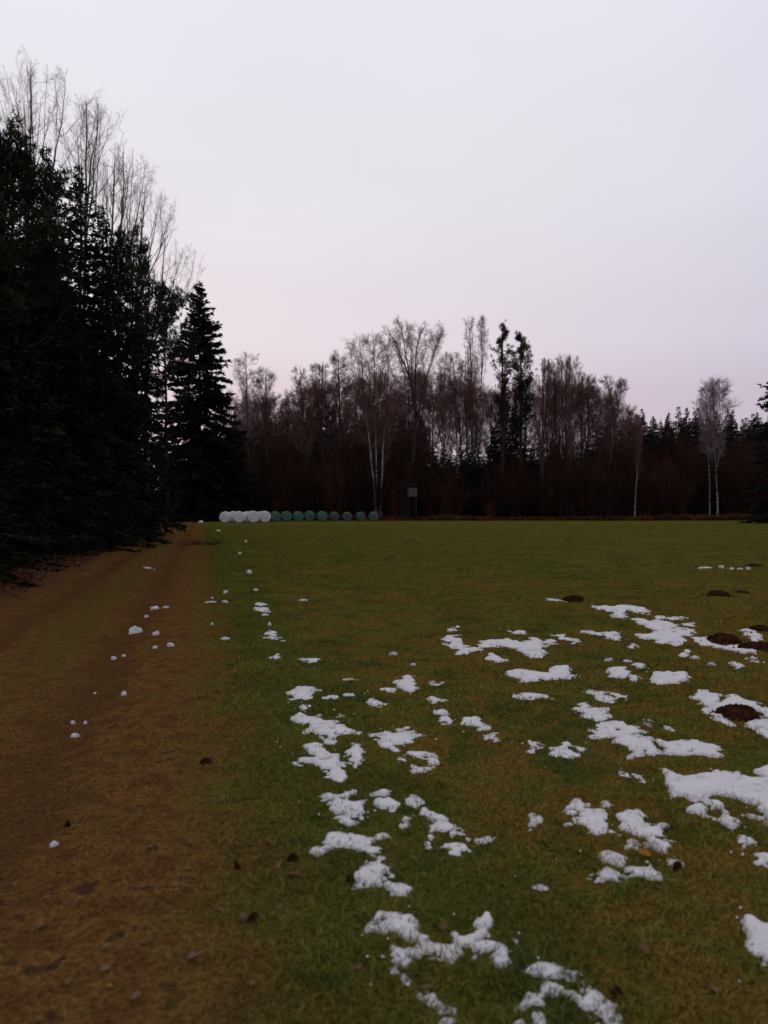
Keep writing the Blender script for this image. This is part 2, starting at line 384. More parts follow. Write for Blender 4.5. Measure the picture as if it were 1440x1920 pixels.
# ------------------------------------------------------------------ trees
def sprigs(geo, pos, d, ln, wd, g, side=True):
    """needle sprays: three slim blades each, fanned along the twig direction"""
    n = len(pos); d = d / (np.linalg.norm(d, axis=1, keepdims=True) + 1e-9)
    s = np.cross(d, np.array([0, 0, 1.]) + g.normal(size=(n, 3)) * .5); s /= np.linalg.norm(s, axis=1, keepdims=True) + 1e-9
    V = []
    for k, (a, f) in enumerate(((0, 1.), (.75, .62), (-.75, .62)) if side else ((0, 1.),)):
        dk = d * math.cos(a) + s * math.sin(a) + g.normal(size=(n, 3)) * .12
        b = pos + d * (ln * (0.0 if k == 0 else .25))[:, None]; w = np.cross(dk, g.normal(size=(n, 3))); w /= np.linalg.norm(w, axis=1, keepdims=True) + 1e-9
        tip = b + dk * (ln * f)[:, None]; mid = b + dk * (ln * f * .35)[:, None]; w = w * (wd * .5)[:, None]
        V.append(np.stack([b, mid - w, tip, mid + w], 1))
    V = np.concatenate(V, 0).reshape(-1, 3); geo.add(V, np.arange(len(V)).reshape(-1, 4))

def spruce_meshes(H, R, levels, nb, dens, seed, ln=.34, mat='needle', skirt=.02, gap=0.):
    g = np.random.default_rng(seed); bark = Geo(); fol = Geo()
    z = np.linspace(0, H, 14); P = np.stack([np.cumsum(g.normal(0, .012, 14)), np.cumsum(g.normal(0, .012, 14)), z], -1)[None]
    bark.add(*tubes(P, (.011 * H * (1 - z / H) + .015)[None], 7))
    lv = skirt + (.985 - skirt) * (np.arange(levels) / (levels - 1)) ** .92
    t = np.repeat(lv, nb) + g.normal(0, .35 / levels, levels * nb); t = np.clip(t, skirt, .99)
    if gap: t = t[g.random(len(t)) > gap * (.4 + .6 * (1 - t)) * (np.sin(t * 43 + seed) > -.2)]
    n = len(t); az = g.random(n) * 2 * np.pi
    lob = 1 + .16 * np.sin(az * 2 + seed) + .12 * np.sin(az * 3 + t * 11)
    L = R * (1 - t) ** .82 * g.uniform(.72, 1.18, n) * lob + .10
    el = np.radians(-20 + 52 * t ** 1.6) + g.normal(0, .1, n)
    dirs = np.stack([np.cos(az) * np.cos(el), np.sin(az) * np.cos(el), np.sin(el)], -1)
    base = np.stack([np.zeros(n), np.zeros(n), t * H], -1); K = 6; pts = [base]; d = dirs
    for k in range(K - 1):
        pts.append(pts[-1] + d * (L / (K - 1))[:, None]); d = d + np.array([0, 0, .09 if k > 1 else -.08]) + g.normal(0, .04, d.shape); d /= np.linalg.norm(d, axis=1, keepdims=True)
    P = np.stack(pts, 1); bark.add(*tubes(P, (np.clip(L * .009, .006, .05))[:, None] * np.linspace(1, .2, K), 3))
    m = np.maximum((L * dens).astype(int), 4); row = np.repeat(np.arange(n), m); N = len(row)
    s = 1 - (1 - .12) * g.random(N) ** 1.1; f = np.clip(s * (K - 1), 0, K - 1.001); i = f.astype(int); a = (f - i)[:, None]
    pos = P[row, i] * (1 - a) + P[row, i + 1] * a; tan = P[row, i + 1] - P[row, i]; tan /= np.linalg.norm(tan, axis=1, keepdims=True)
    lat = np.cross(tan, np.array([0, 0, 1.])); lat /= np.linalg.norm(lat, axis=1, keepdims=True) + 1e-9
    sg = np.where(g.random(N) < .5, -1, 1)[:, None]
    dd = tan * g.uniform(.4, 1., (N, 1)) + lat * sg * g.uniform(.2, 1., (N, 1)) + np.array([0, 0, -1.]) * g.uniform(-.15, .75, (N, 1))
    size = ln * g.uniform(.6, 1.35, N) * (.55 + .45 * np.clip(L[row] / R * 2, 0, 1))
    sprigs(fol, pos, dd, size, size * .26, g)
    ntop = 14; sprigs(fol, np.stack([np.zeros(ntop), np.zeros(ntop), H * (1 - .045 * g.random(ntop) ** 1.0)], -1), np.stack([g.normal(0, .5, ntop), g.normal(0, .5, ntop), np.ones(ntop)], -1), np.full(ntop, ln * .42), np.full(ntop, ln * .10), g)
    return bark.mesh('trunk', M['conifer_bark'], True), fol.mesh('crown', M[mat])

def pine_meshes(H, R, z0, limbs, tuft, seed, mat='pine_needle', tlen=.24, dead=10, la=62, up=.16, sub=(8, .14), wd=.15):
    g = np.random.default_rng(seed); bark = Geo(); fol = Geo(); K = 14
    z = np.linspace(0, H * .97, K); P = np.stack([np.cumsum(g.normal(0, .05, K)), np.cumsum(g.normal(0, .05, K)), z], -1)[None]
    Rr = (.013 * H * (1 - .85 * z / H))[None]; bark.add(*tubes(P, Rr, 7))
    lf = lambda t, L: R * (1.15 - .75 * ((t - z0) / (1 - z0)) ** 1.5)
    B, BR = branch(P, Rr, limbs, z0, .99, la, 12, lf, 6, .42, up, .10, g); bark.add(*tubes(B, BR, 4))
    T2, TR = branch(B, BR, sub[0], sub[1], 1., 42, 14, lambda t, L: L * .38, 4, .5, up, .1, g); bark.add(*tubes(T2, TR, 3))
    if dead:
        D, DR = branch(P, Rr, dead, z0 * .45, z0, 80, 10, lambda t, L: R * .55 + 0 * t, 5, .25, -.02, .12, g); bark.add(*tubes(D, DR, 3))
        D2, DR2 = branch(D, DR, 5, .3, 1, 45, 15, lambda t, L: L * .4, 3, .5, -.05, .1, g); bark.add(*tubes(D2, DR2, 3))
    A = np.concatenate([T2[:, k] for k in (1, 2, 3)]); A = np.concatenate([A, B[:, -1], P[0, -2:]])
    A = np.repeat(A, tuft, 0) + g.normal(0, .14, (len(A) * tuft, 3)); n = len(A)
    m = 11; pos = np.repeat(A, m, 0); d = g.normal(0, .62, (n * m, 3)) + np.array([0, 0, .75])
    sz = tlen * g.uniform(.7, 1.3, n * m); sprigs(fol, pos, d, sz, sz * wd, g, side=False)
    return bark.mesh('trunk', M['conifer_bark'], True), fol.mesh('crown', M[mat])

def bare_meshes(lines, r0, spread, style, seed, bark='alder_bark', twig='twig', dense=1., twr=.011, K=14, nlim=1.):
    """lines: list of (points in metres, starting radius factor); the first is the trunk"""
    g = np.random.default_rng(seed); tk = Geo(); cr = Geo(); th = []; tr = []; rr = []
    def stem(P, R, n): tk.add(*tubes(P, R, n)); th.append(np.repeat(R.reshape(-1), n) / r0)
    top = max(max(p[2] for p in pts) for pts, _ in lines)
    for k, (pts, rf) in enumerate(lines):
        P = interp_line(pts, K); P[1:, :2] += np.cumsum(g.normal(0, .05, (K - 1, 2)), 0) * .6
        R = r0 * rf * np.linspace(1, .10, K) ** .9; R[0] *= 1.25 if k == 0 else 1
        tr.append(P); rr.append(R)
    P = np.stack(tr); R = np.stack(rr); stem(P, R, 7)
    st = dict(birch=dict(up=.07, t0=.32, n=32, zr=(.25, .85), pk=.60, a2=40, up2=.02, up3=-.12, l2=.32),
              alder=dict(up=.07, t0=.36, n=34, zr=(.16, .66), pk=.56, a2=40, up2=.06, up3=.05, l2=.32),
              upright=dict(up=.10, t0=.34, n=22, zr=(.55, 1.0), pk=.74, a2=26, up2=.10, up3=.06, l2=.32))[style]
    t0 = st['t0']; nl = len(lines); n1 = max(6, int(nlim * st['n'] / (1 + .45 * (nl - 1)))); LB = []; LR = []
    for q in range(nl):
        t = t0 + (.97 - t0) * (np.arange(n1) + g.random(n1)) / n1; f = t * (K - 1); i0 = np.minimum(f.astype(int), K - 2); a = (f - i0)[:, None]
        base = P[q, i0] * (1 - a) + P[q, i0 + 1] * a; zt = base[:, 2] + (top * 1.0 - base[:, 2]) * g.uniform(*st['zr'], n1)
        rel = (zt / top - (t0 - .02)) / (1.03 - t0 + .02); pk = (st['pk'] - t0) / (1 - t0)
        env = np.where(rel < pk, .35 + .65 * np.clip(rel / pk, 0, 1) ** .7, np.sqrt(np.clip(1 - ((rel - pk) / (1.0 - pk)) ** 2, .0, 1)))
        az = np.arange(n1) * 2.4 + g.normal(0, .5, n1); rad = spread * (1.0 if nl == 1 else .95 if nl > 3 else .75) * env * g.uniform(.45, 1.08, n1)
        ax = P[q, np.minimum(np.round(zt / top * (K - 1)).astype(int), K - 1)]
        end = np.stack([(ax[:, 0] * .6 + base[:, 0] * .4) + np.cos(az) * rad, (ax[:, 1] * .6 + base[:, 1] * .4) + np.sin(az) * rad, zt], -1)
        out = .62 if style != 'upright' else .72; u = np.linspace(0, 1, 8)[None, :, None]
        mid = base * (1 - out) + end * out; mid[:, 2] = base[:, 2] + (end[:, 2] - base[:, 2]) * (.40 if style != 'upright' else .33)
        L_ = base[:, None] * (1 - u) ** 2 + 2 * mid[:, None] * u * (1 - u) + end[:, None] * u ** 2
        L_[:, 1:] += np.cumsum(g.normal(0, .022 * spread ** .5, (n1, 7, 3)), 1)
        LB.append(L_); LR.append(np.maximum((R[q, i0] * .45)[:, None] * np.linspace(1, .22, 8)[None], twr * 1.7))
    B = np.concatenate(LB); BR = np.concatenate(LR); stem(B, BR, 4)
    B2, B2R = branch(B, BR, int(11 * dense + .5), .14, 1., st['a2'], 12, lambda t, L: spread * st['l2'] * (1.15 - .55 * t) + .04 * L, 5, .5, st['up2'], .09, g, rmin=twr * 1.2); cr.add(*tubes(B2, B2R, 3))
    B3, B3R = branch(B2, B2R, int(7 * dense + .5), .12, 1., 38, 14, lambda t, L: L * .46 * (1.2 - .4 * t), 2, .6, st['up3'], .12, g, rmin=twr); cr.add(*tubes(B3, B3R, 3))
    B4, B4R = branch(B3, B3R, 3, .15, 1., 34, 14, lambda t, L: L * .65 + .10, 2, .7, st['up3'], .1, g, rmin=twr * .95); cr.add(*spikes(B4, B4R))
    # fine tips all round the leaders
    B5, B5R = branch(P, R, 14, .70, 1., 28, 10, lambda t, L: spread * .38 * (1.25 - .6 * t) + 0 * L, 4, .5, st['up'], .08, g, rmin=twr); cr.add(*tubes(B5, B5R, 3))
    B6, B6R = branch(B5, B5R, 8, .2, 1., 34, 12, lambda t, L: L * .45, 2, .6, st['up3'], .1, g, rmin=twr * .95); cr.add(*spikes(B6, B6R))
    k = top / max(v[:, 2].max() for v in cr.V)                       # the twigs end at the height given
    for v in tk.V + cr.V: v[:, 2] *= k
    tm = mesh('trunk', np.concatenate(tk.V), np.concatenate(tk.Q), None, M[bark], True, {'thick': np.concatenate(th)})
    return tm, cr.mesh('crown', M[twig])

def bush_meshes(H, W, stems, seed, mat='brush', twr=.010):
    g = np.random.default_rng(seed); b = Geo(); cr = Geo(); K = 7
    az = g.random(stems) * 2 * np.pi; r = g.random(stems) ** .7
    tip = np.stack([np.cos(az) * r * W, np.sin(az) * r * W, H * (1.05 - .4 * r) * g.uniform(.75, 1.1, stems)], -1)
    base = tip * np.array([.30, .30, 0]); t = np.linspace(0, 1, K)[None, :, None]
    P = base[:, None] * (1 - t) + tip[:, None] * t; P[..., :2] += (tip - base)[:, None, :2] * (t ** 2 - t) * .5
    P[:, 1:] += np.cumsum(g.normal(0, .05, (stems, K - 1, 3)), 1); R = .035 * np.linspace(1, .25, K)[None] * g.uniform(.6, 1.2, (stems, 1))
    b.add(*tubes(P, R, 4))
    B, BR = branch(P, R, 9, .12, 1, 38, 12, lambda t, L: L * .34 * (1.15 - .5 * t), 5, .5, .05, .1, g, rmin=.012); cr.add(*tubes(B, BR, 3))
    B2, B2R = branch(B, BR, 7, .15, 1, 40, 14, lambda t, L: L * .5, 3, .6, .03, .12, g, rmin=twr); cr.add(*tubes(B2, B2R, 3))
    B3, B3R = branch(B2, B2R, 3, .2, 1, 40, 14, lambda t, L: L * .6, 2, .6, .02, .1, g, rmin=twr); cr.add(*tubes(B3, B3R, 3))
    return b.mesh('stems', M['alder_bark']), cr.mesh('twigs', M[mat])

PROTO = {}
def plant(name, parts, label, cat, x, y, group=None, rz=0., sc=(1, 1, 1), dz=-.05, pn=('trunk', 'crown')):
    o = thing(name, label, cat, (x, y, gz(x, y) + dz), group, rz); o.scale = sc
    for n, me in zip(pn, parts): obj(n, me, o)
    return o

def zone(u):
    for lim, t in ((505, 'behind the white bales'), (690, 'behind the green bales'), (800, 'around the three trunk birch clump and hunting stand'), (925, 'between the hunting stand and the pines'), (1010, 'around the two pines'),
                   (1120, 'around the upright bare trees right of the pines'), (1180, 'around the birch ending the row'), (1300, 'below the open gap of sky at right'), (1400, 'around the forked white birch')):
        if u < lim: return t
    return 'at the right picture edge'
# --- prototypes (meshes shared by the copies)
SP = [spruce_meshes(14, 2.9, 48, 8, 17, 11 + k, ln=.30) for k in range(3)]               # near wood, 14 m
SPF = [spruce_meshes(16, 2.7, 46, 7, 13, 31 + k, ln=.38, mat='needle_black') for k in range(2)]      # far ones, coarse
PN = [pine_meshes(14, 3.0, .50, 28, 3, 51 + k, tlen=.22, dead=4) for k in range(2)]

# --- the dark conifers along the left side of the track
def sil(u): return np.interp(u, [-400, -60, 0, 30, 88, 120, 150, 190, 230, 275, 310, 330], [150, 215, 300, 300, 292, 345, 335, 410, 470, 540, 580, 640])
near_list = [  # u, v of the tip, distance, kind, girth, label
    (-22, 240, 21, 'pine', 1.0, 'pine at the left picture edge with upright tufted tip'),
    (30, 290, 23, 'pine', .85, 'bushy pine crown just right of the left edge below the bare treetops'),
    (88, 274, 27, 'spruce', .8, 'pointed dark spruce tip below the tallest bare tree'),
    (150, 310, 30, 'spruce', .85, 'second pointed spruce tip in the dark wood counting from the left edge'),
    (192, 385, 33, 'spruce', .85, 'rounded dark spruce on the shoulder of the left wood'),
    (222, 432, 37, 'spruce', .8, 'dark spruce below the forked bare tree at the left wood'),
    (252, 452, 42, 'pine', .62, 'slender pine with ragged tip on the sloping edge of the left wood'),
    (272, 505, 45, 'spruce', .8, 'narrow dark spruce behind the slender ragged pine'),
    (312, 538, 52, 'pine', .72, 'pine with loose clumps reaching toward the lone tall spruce'),
]
for u, v, d, k, w, lab in near_list:
    x = at(u, d); h = topz(v, d) - gz(x, d); s = h / 14
    if k == 'spruce': plant('spruce_tree', SP[int(u) % 3], lab, 'tree', x, d, 'conifers lining the left of the track', rng.random() * 6, (s * w, s * w, s))
    else: plant('pine_tree', PN[int(u) % 2], lab, 'tree', x, d, 'conifers lining the left of the track', rng.random() * 6, (s * w, s * w, s))
g = np.random.default_rng(3)
for row, c in enumerate((-6.2, -8.6, -11.6, -15.5, -20)):
    y = (9, 12, 17, 24, 32)[row]
    while y < 78:
        yy = y + g.uniform(-.9, .9); cc = c + g.uniform(-.8, .8) - .6 * (row == 0) - .5 * (row == 0 and yy > 40); x = cc - SL * yy
        u = 720 + x / yy * F
        cap = topz(sil(u) + 18, yy) * g.uniform(.86, .99) if u > -500 else g.uniform(11, 14)
        h = min(cap, g.uniform(11.5, 16)) if row else min(cap, g.uniform(8, 13)); s = h / 14
        edge = np.clip((350 - u) / 80, .5, 1.15) * (.62 if row == 0 and yy > 40 else 1.)
        if u > -700 and h > 3: plant('spruce_tree', SP[g.integers(3)], ('front' if row == 0 else 'second row' if row == 1 else 'inner') + ' dark spruce of the left wood, ' + ('nearest the camera' if yy < 22 else 'halfway along it' if yy < 45 else 'toward its far end'), 'tree', x, yy, 'spruces massed in the left wood', g.random() * 6, (s * 1.3 * edge, s * 1.3 * edge, s))
        y += (2.5, 2.8, 3.4, 4.6, 6.5)[row] * (1 + yy / 90)
# young growth along the very edge so the skirts reach the ground
y = 12.5
while y < 56:
    x = -5.3 - .5 * (y > 34) - SL * y + g.uniform(-.35, .2); h = g.uniform(3.2, 7.5) * (.65 if y > 45 else 1); s = h / 14
    plant('spruce_tree', SP[g.integers(3)], 'young spruce with branches to the ground along the track edge, ' + ('nearest the camera' if y < 20 else 'before the far end' if y > 36 else 'about halfway'), 'tree', x, y, 'young spruces along the edge of the left wood', g.random() * 6, (s * (1.35 if y < 34 else 1.0), s * (1.35 if y < 34 else 1.0), s)); y += g.uniform(1.5, 2.4) * (1 + y / 70)

# --- lone tall spruce at the end of the track
lone = spruce_meshes(topz(528, 96), 7.0, 66, 9, 17, 77, ln=.66, mat='needle_black', gap=.24)
plant('spruce_tree', lone, 'tall dark spruce standing clear at the end of the track', 'tree', at(374, 96), 96, rz=.8)
right = spruce_meshes(21.5, 4.2, 46, 7, 11, 78, ln=.6, mat='needle_black', gap=.3)
plant('spruce_tree', right, 'dark spruce half cut by the right picture edge', 'tree', at(1472, 82), 82)

# --- tall bare trees rising behind the left wood
def px_line(pts, u0, d, yj=0.):
    return [((u - u0) / F * d, yj * k / max(1, len(pts) - 1), topz(v, d) if k or v < HZ - 5 else 0.) for k, (u, v) in enumerate(pts)]
poplars = [
    (40, 38, [[(48, 980), (50, 500), (56, 330), (62, 108)], [(50, 480), (42, 330), (22, 150)], [(52, 470), (80, 320), (84, 100)], [(52, 440), (100, 270), (114, 105)], [(50, 430), (70, 290), (40, 125)]], 1.7, 'tallest bare tree with broom of upright branches above left wood'),
    (150, 42, [[(150, 980), (158, 520), (160, 330), (163, 158)], [(158, 480), (140, 330), (128, 190)], [(158, 470), (178, 330), (193, 190)], [(160, 420), (166, 260), (176, 165)]], 1.6, 'bare tree with a clear forked top second from the left'),
    (205, 46, [[(205, 980), (205, 520), (215, 370), (216, 262)], [(205, 500), (228, 370), (240, 245)], [(205, 480), (196, 380), (185, 290)]], 1.6, 'short bare tree third from the left behind the spruces'),
    (235, 50, [[(232, 980), (232, 560), (238, 380), (240, 238)], [(232, 520), (250, 400), (265, 262)], [(234, 500), (222, 400), (215, 310)]], 1.7, 'bare tree with pale forked leaders fourth from the left'),
    (265, 54, [[(262, 980), (265, 580), (276, 440), (282, 312)], [(265, 560), (292, 430), (306, 322)], [(265, 560), (260, 450), (255, 340)], [(268, 540), (305, 440), (320, 370)]], 1.8, 'bare tree with dense pinkish twigs fifth from the left'),
    (300, 60, [[(290, 980), (292, 640), (318, 520), (328, 402)], [(292, 620), (335, 510), (356, 425)], [(292, 620), (305, 520), (300, 420)], [(295, 620), (345, 545), (372, 500)]], 1.8, 'bare tree leaning right beside the lone tall spruce'),
]
for k, (u0, d, ls, sp, lab) in enumerate(poplars):
    lines = [(px_line([(a, b + 26 if b < 900 else b) for a, b in l], u0, d, [0, 1.2, -1.2, .8, -.5][j]), 1. if j == 0 else .5) for j, l in enumerate(ls)]
    u0 -= (0, 0, 4, 8, 12, 18)[k]
    plant('bare_tree', bare_meshes(lines, .13, sp * (1.4, 1.3, 1.2, 1.2, 1.1, 1.0)[k], 'upright', 200 + k, 'grey_bark', 'twig_pale', .58, .0036, nlim=.75), lab, 'tree', at(u0, d), d, 'bare trees behind the left wood')

# --- bare trees of the wood across the meadow
wood = [
    ('birch_tree', 'birch', 112, 24, [[(466, 972), (467, 850), (464, 750), (462, 657)]], .17, 'pale wispy birch just right of the lone tall spruce'),
    ('alder_tree', 'alder', 112, 26, [[(502, 972), (500, 850), (501, 750), (499, 684)]], .19, 'dark alder with conical crown above the white bales'),
    ('alder_tree', 'alder', 111, 24, [[(592, 972), (577, 880), (568, 780), (563, 680)]], .20, 'dark alder leaning left behind the middle green bales'),
    ('alder_tree', 'alder', 113, 17, [[(612, 972), (604, 800), (606, 740), (609, 674)], [(607, 850), (597, 790), (594, 740), (592, 677)]], .18, 'twin stemmed alder with two narrow crowns side by side'),
    ('alder_tree', 'alder', 112, 22, [[(641, 972), (638, 800), (636, 720), (634, 654)]], .19, 'straight dark alder left of the tall birch clump'),
    ('birch_tree', 'birch', 106, 32, [[(706, 972), (697, 880), (689, 800), (680, 720), (672, 622)]], .17, 'white birch leaning left from the three trunk clump'),
    ('birch_tree', 'birch', 107, 26, [[(709, 972), (705, 870), (703, 780), (702, 700), (699, 617)]], .14, 'slim middle birch of the three trunk clump'),
    ('birch_tree', 'birch', 106, 26, [[(713, 972), (716, 900), (720, 830), (724, 750), (730, 622)]], .16, 'white birch leaning right from the three trunk clump'),
    ('birch_tree', 'birch', 110, 27, [[(773, 972), (774, 860), (782, 780), (775, 715), (756, 660), (728, 600)], [(781, 790), (770, 700), (760, 640), (754, 586)], [(783, 785), (790, 730), (802, 690), (814, 650), (825, 622)], [(780, 770), (779, 700), (782, 640), (790, 604)]], .26, 'broad forked birch rising above the hunting stand'),
    ('birch_tree', 'birch', 109, 19, [[(829, 972), (833, 890), (834, 830), (832, 760), (838, 657)]], .12, 'slender birch with bright white lower trunk right of the hunting stand'),
    ('birch_tree', 'birch', 110, 18, [[(859, 972), (856, 880), (856, 800), (853, 730), (849, 657)]], .15, 'birch with straight dark upper trunk left of the twin alder'),
    ('alder_tree', 'alder', 109, 17, [[(877, 972), (875, 830), (871, 740), (873, 668)], [(880, 930), (885, 830), (881, 760), (892, 690)]], .19, 'dark two stemmed alder left of the tall pine'),
    ('birch_tree', 'birch', 126, 16, [[(887, 968), (886, 780), (882, 700), (877, 588)], [(888, 850), (900, 740), (905, 660), (904, 584)]], .18, 'tall pale birch with two wispy tops behind the twin alder'),
    ('bare_tree', 'upright', 114, 17, [[(1016, 972), (1018, 800), (1021, 666)], [(1018, 830), (1028, 740), (1034, 676)]], .18, 'upright bare tree just right of the two pines'),
    ('bare_tree', 'upright', 116, 18, [[(1046, 972), (1042, 800), (1040, 674)]], .16, 'slim bare tree second right of the pines'),
    ('bare_tree', 'upright', 113, 24, [[(1062, 972), (1061, 800), (1062, 660)], [(1062, 820), (1074, 740), (1080, 672)], [(1062, 830), (1051, 750), (1050, 676)]], .22, 'dense reddish bare tree with dome shaped crown right of the pines'),
    ('bare_tree', 'upright', 116, 20, [[(1092, 972), (1092, 820), (1094, 690)], [(1092, 830), (1102, 770), (1108, 702)]], .18, 'bare tree on the right shoulder of the domed crown'),
    ('birch_tree', 'birch', 115, 16, [[(1136, 972), (1140, 890), (1148, 810), (1146, 740), (1136, 698)], [(1147, 820), (1160, 760), (1168, 706)]], .15, 'bare birch ending the row before the open sky'),
    ('bare_tree', 'alder', 122, 16, [[(1188, 972), (1188, 850), (1187, 766)]], .12, 'small bare tree in the gap at right with low round crown'),
    ('birch_tree', 'birch', 105, 29, [[(1345, 972), (1343, 880), (1338, 800), (1337, 694)], [(1344, 875), (1352, 810), (1355, 760), (1355, 695)]], .15, 'forked white birch standing alone before the right wood'),
    ('birch_tree', 'birch', 105.5, 19, [[(1331, 972), (1328, 870), (1323, 790), (1322, 716)]], .11, 'slim white birch just left of the forked one'),
    ('birch_tree', 'birch', 104.5, 8, [[(1190, 972), (1194, 900), (1197, 840), (1196, 792)]], .11, 'thin white birch pole in the brown thicket at right'),
    ('birch_tree', 'birch', 108, 9, [[(1071, 972), (1071, 870), (1070, 770)]], .09, 'thin pale sapling below the domed reddish crown'),
    ('birch_tree', 'birch', 108, 9, [[(1016, 972), (1014, 880), (1004, 790)]], .09, 'thin pale sapling at the foot of the pines'),
]
for k, (nm, style, d, sp, ls, r0, lab) in enumerate(wood):
    u0 = ls[0][0][0]; sp_m = sp / F * d * (1.0 if sp < 12 else {'birch': 1.5, 'alder': 1.45, 'upright': 1.3}[style])
    lines = [(px_line(l, u0, d, [0, 1.0, -1.0, .6][j]), 1. if j == 0 else .55) for j, l in enumerate(ls)]
    bark = 'birch_bark' if nm == 'birch_tree' and k != 8 else 'alder_bark'
    pale = 'twig_pale' if k in (0, 12, 19, 20) else 'twig'
    plant(nm, bare_meshes(lines, r0, sp_m, style, 300 + k, bark, pale, .7 if sp < 12 else .98, .0070), lab, 'tree', at(u0, d), d, 'bare trees of the wood across the meadow')
p1 = pine_meshes(topz(603, 108), 2.1, .46, 38, 1, 71, tlen=.40, dead=40, la=46, up=.22, sub=(6, .36), wd=.12); plant('pine_tree', p1, 'tall pine with feathery pointed top among the bare trees', 'tree', at(942, 108), 108)
p2 = pine_meshes(topz(624, 109), 2.5, .44, 44, 1, 72, tlen=.42, dead=30, la=50, up=.20, sub=(7, .30), wd=.14); plant('pine_tree', p2, 'denser shorter pine right beside the feathery one', 'tree', at(979, 109), 109)

# --- generic bare trees filling the wood further in
GB = [bare_meshes([([(0, 0, 0), (.2, 0, 6), (0, .2, 11), (.2, 0, 15)], 1.)], .12, 2.9, st, 400 + k, 'alder_bark', 'twig', .95, .0075) for k, st in enumerate(('alder', 'birch', 'birch', 'upright'))]
for k, u in enumerate(np.arange(446, 1180, 17)):
    d = g.uniform(116, 138); v = np.interp(u, [440, 560, 640, 700, 1000, 1120, 1190], [745, 730, 715, 695, 700, 715, 775]) + g.uniform(-22, 30) ; s = topz(v, d) / 15
    x = at(u + g.uniform(-9, 9), d); plant('bare_tree', GB[g.integers(4)], 'slim bare tree deep in the wood ' + zone(u), 'tree', x, d, 'slim bare trees deep in the wood', g.random() * 6, (s * .9, s * .9, s))

# --- brown thickets and dark spruces closing the wood
BU = [bush_meshes(5, 2.6, 13, 500 + k) for k in range(4)]
for d0, us, hv in ((106, 26, (6.0, 9.5)), (112, 24, (8., 12.5)), (120, 30, (10, 14))):
    for u in np.arange(430, 1560, us):
        uu = u + g.uniform(-10, 10); d = d0 + g.uniform(-1.6, 2.5); x = at(uu, d); lim = topz(np.interp(uu, [430, 600, 760, 790, 1000, 1040, 1120, 1200, 1300, 1440], [800, 795, 800, 860, 850, 800, 790, 790, 790, 800]), d)
        h = min(g.uniform(*hv), lim * g.uniform(.6, 1.1)); s = h / 5
        plant('bare_bush', BU[g.integers(4)], ('tall' if h > 9.5 else 'low' if h < 6.5 else 'mid height') + ' leafless brown thicket bush ' + zone(uu), 'bush', x, d, 'brown thickets along the wood edge', g.random() * 6, (s * .8, s * .8, s), pn=('stems', 'twigs'))
for d0, us in ((118, 32), (132, 32)):
    for u in np.arange(425, 1560, us):
        uu = u + g.uniform(-8, 8); d = d0 + g.uniform(-3, 3); x = at(uu, d)
        lim = topz(np.interp(uu, [430, 620, 740, 790, 1000, 1060, 1200, 1440], [830, 830, 840, 850, 850, 835, 835, 835]), d) * g.uniform(.8, 1.1); s = lim / 16
        plant('spruce_tree', SPF[g.integers(2)], 'dark understorey spruce ' + zone(uu), 'tree', x, d, 'understorey spruces in the far wood', g.random() * 6, (s * 1.5, s * 1.5, s))
for u in np.arange(775, 1010, 21):              # black young spruces right of the hunting stand
    d = 108.5 + g.uniform(-1.5, 2); h = topz(838 + g.uniform(-10, 35), d); s = h / 16
    plant('spruce_tree', SPF[g.integers(2)], 'near black young spruce at the wood edge right of the hunting stand', 'tree', at(u + g.uniform(-5, 5), d), d, 'young spruces right of the hunting stand', g.random() * 6, (s * 1.5, s * 1.5, s))
for u, v in ((925, 800), (938, 752), (952, 776), (966, 745), (985, 800), (1003, 815)):      # dark conifers under the pines
    d = 110 + g.uniform(0, 3); h = topz(v, d); s = h / 16
    plant('spruce_tree', SPF[g.integers(2)], 'dark spruce filling in beneath the two pines', 'tree', at(u, d), d, 'spruces beneath the pines', g.random() * 6, (s * .95, s * .95, s))
for u in np.arange(300, 520, 15):               # dark growth behind the bales, below the lone spruce
    d = 98 + g.uniform(-1, 3) + (u > 440) * 6; h = topz((785 if u < 440 else 850) + g.uniform(-5, 45), d); s = h / 16
    plant('spruce_tree', SPF[g.integers(2)], 'black spruce at the foot of the lone tall spruce behind the bales', 'tree', at(u, d), d, 'spruces behind the white bales', g.random() * 6, (s * 1.35, s * 1.35, s))
for u in list(np.arange(440, 800, 11)) + list(np.arange(1180, 1540, 10)):     # pointed tips on the skyline
    d = 178 + g.uniform(-8, 12); v = (g.uniform(755, 790) if u < 800 else g.uniform(762, 792)); h = topz(v, d); s = h / 16
    plant('spruce_tree', SPF[g.integers(2)], 'far spruce tip breaking the skyline ' + zone(u), 'tree', at(u + g.uniform(-9, 9), d), d, 'far spruces on the skyline', g.random() * 6, (s * 1.0, s * 1.0, s))
for u in list(np.arange(436, 790, 16)) + list(np.arange(1120, 1560, 16)):     # a lower, denser rank behind them
    d = 200 + g.uniform(-6, 8); h = topz(g.uniform(780, 800), d); s = h / 16
    plant('spruce_tree', SPF[g.integers(2)], 'far spruce below the skyline tips ' + zone(u), 'tree', at(u + g.uniform(-3, 3), d), d, 'far spruces in the dense rank', g.random() * 6, (s * 1.9, s * 1.9, s))
for u in np.arange(795, 1190, 17):
    d = 180 + g.uniform(-8, 12); h = topz(g.uniform(815, 845), d); s = h / 16
    plant('spruce_tree', SPF[g.integers(2)], 'far spruce hidden low between the bare trunks', 'tree', at(u, d), d, 'far spruces between the trunks', g.random() * 6, (s, s, s))

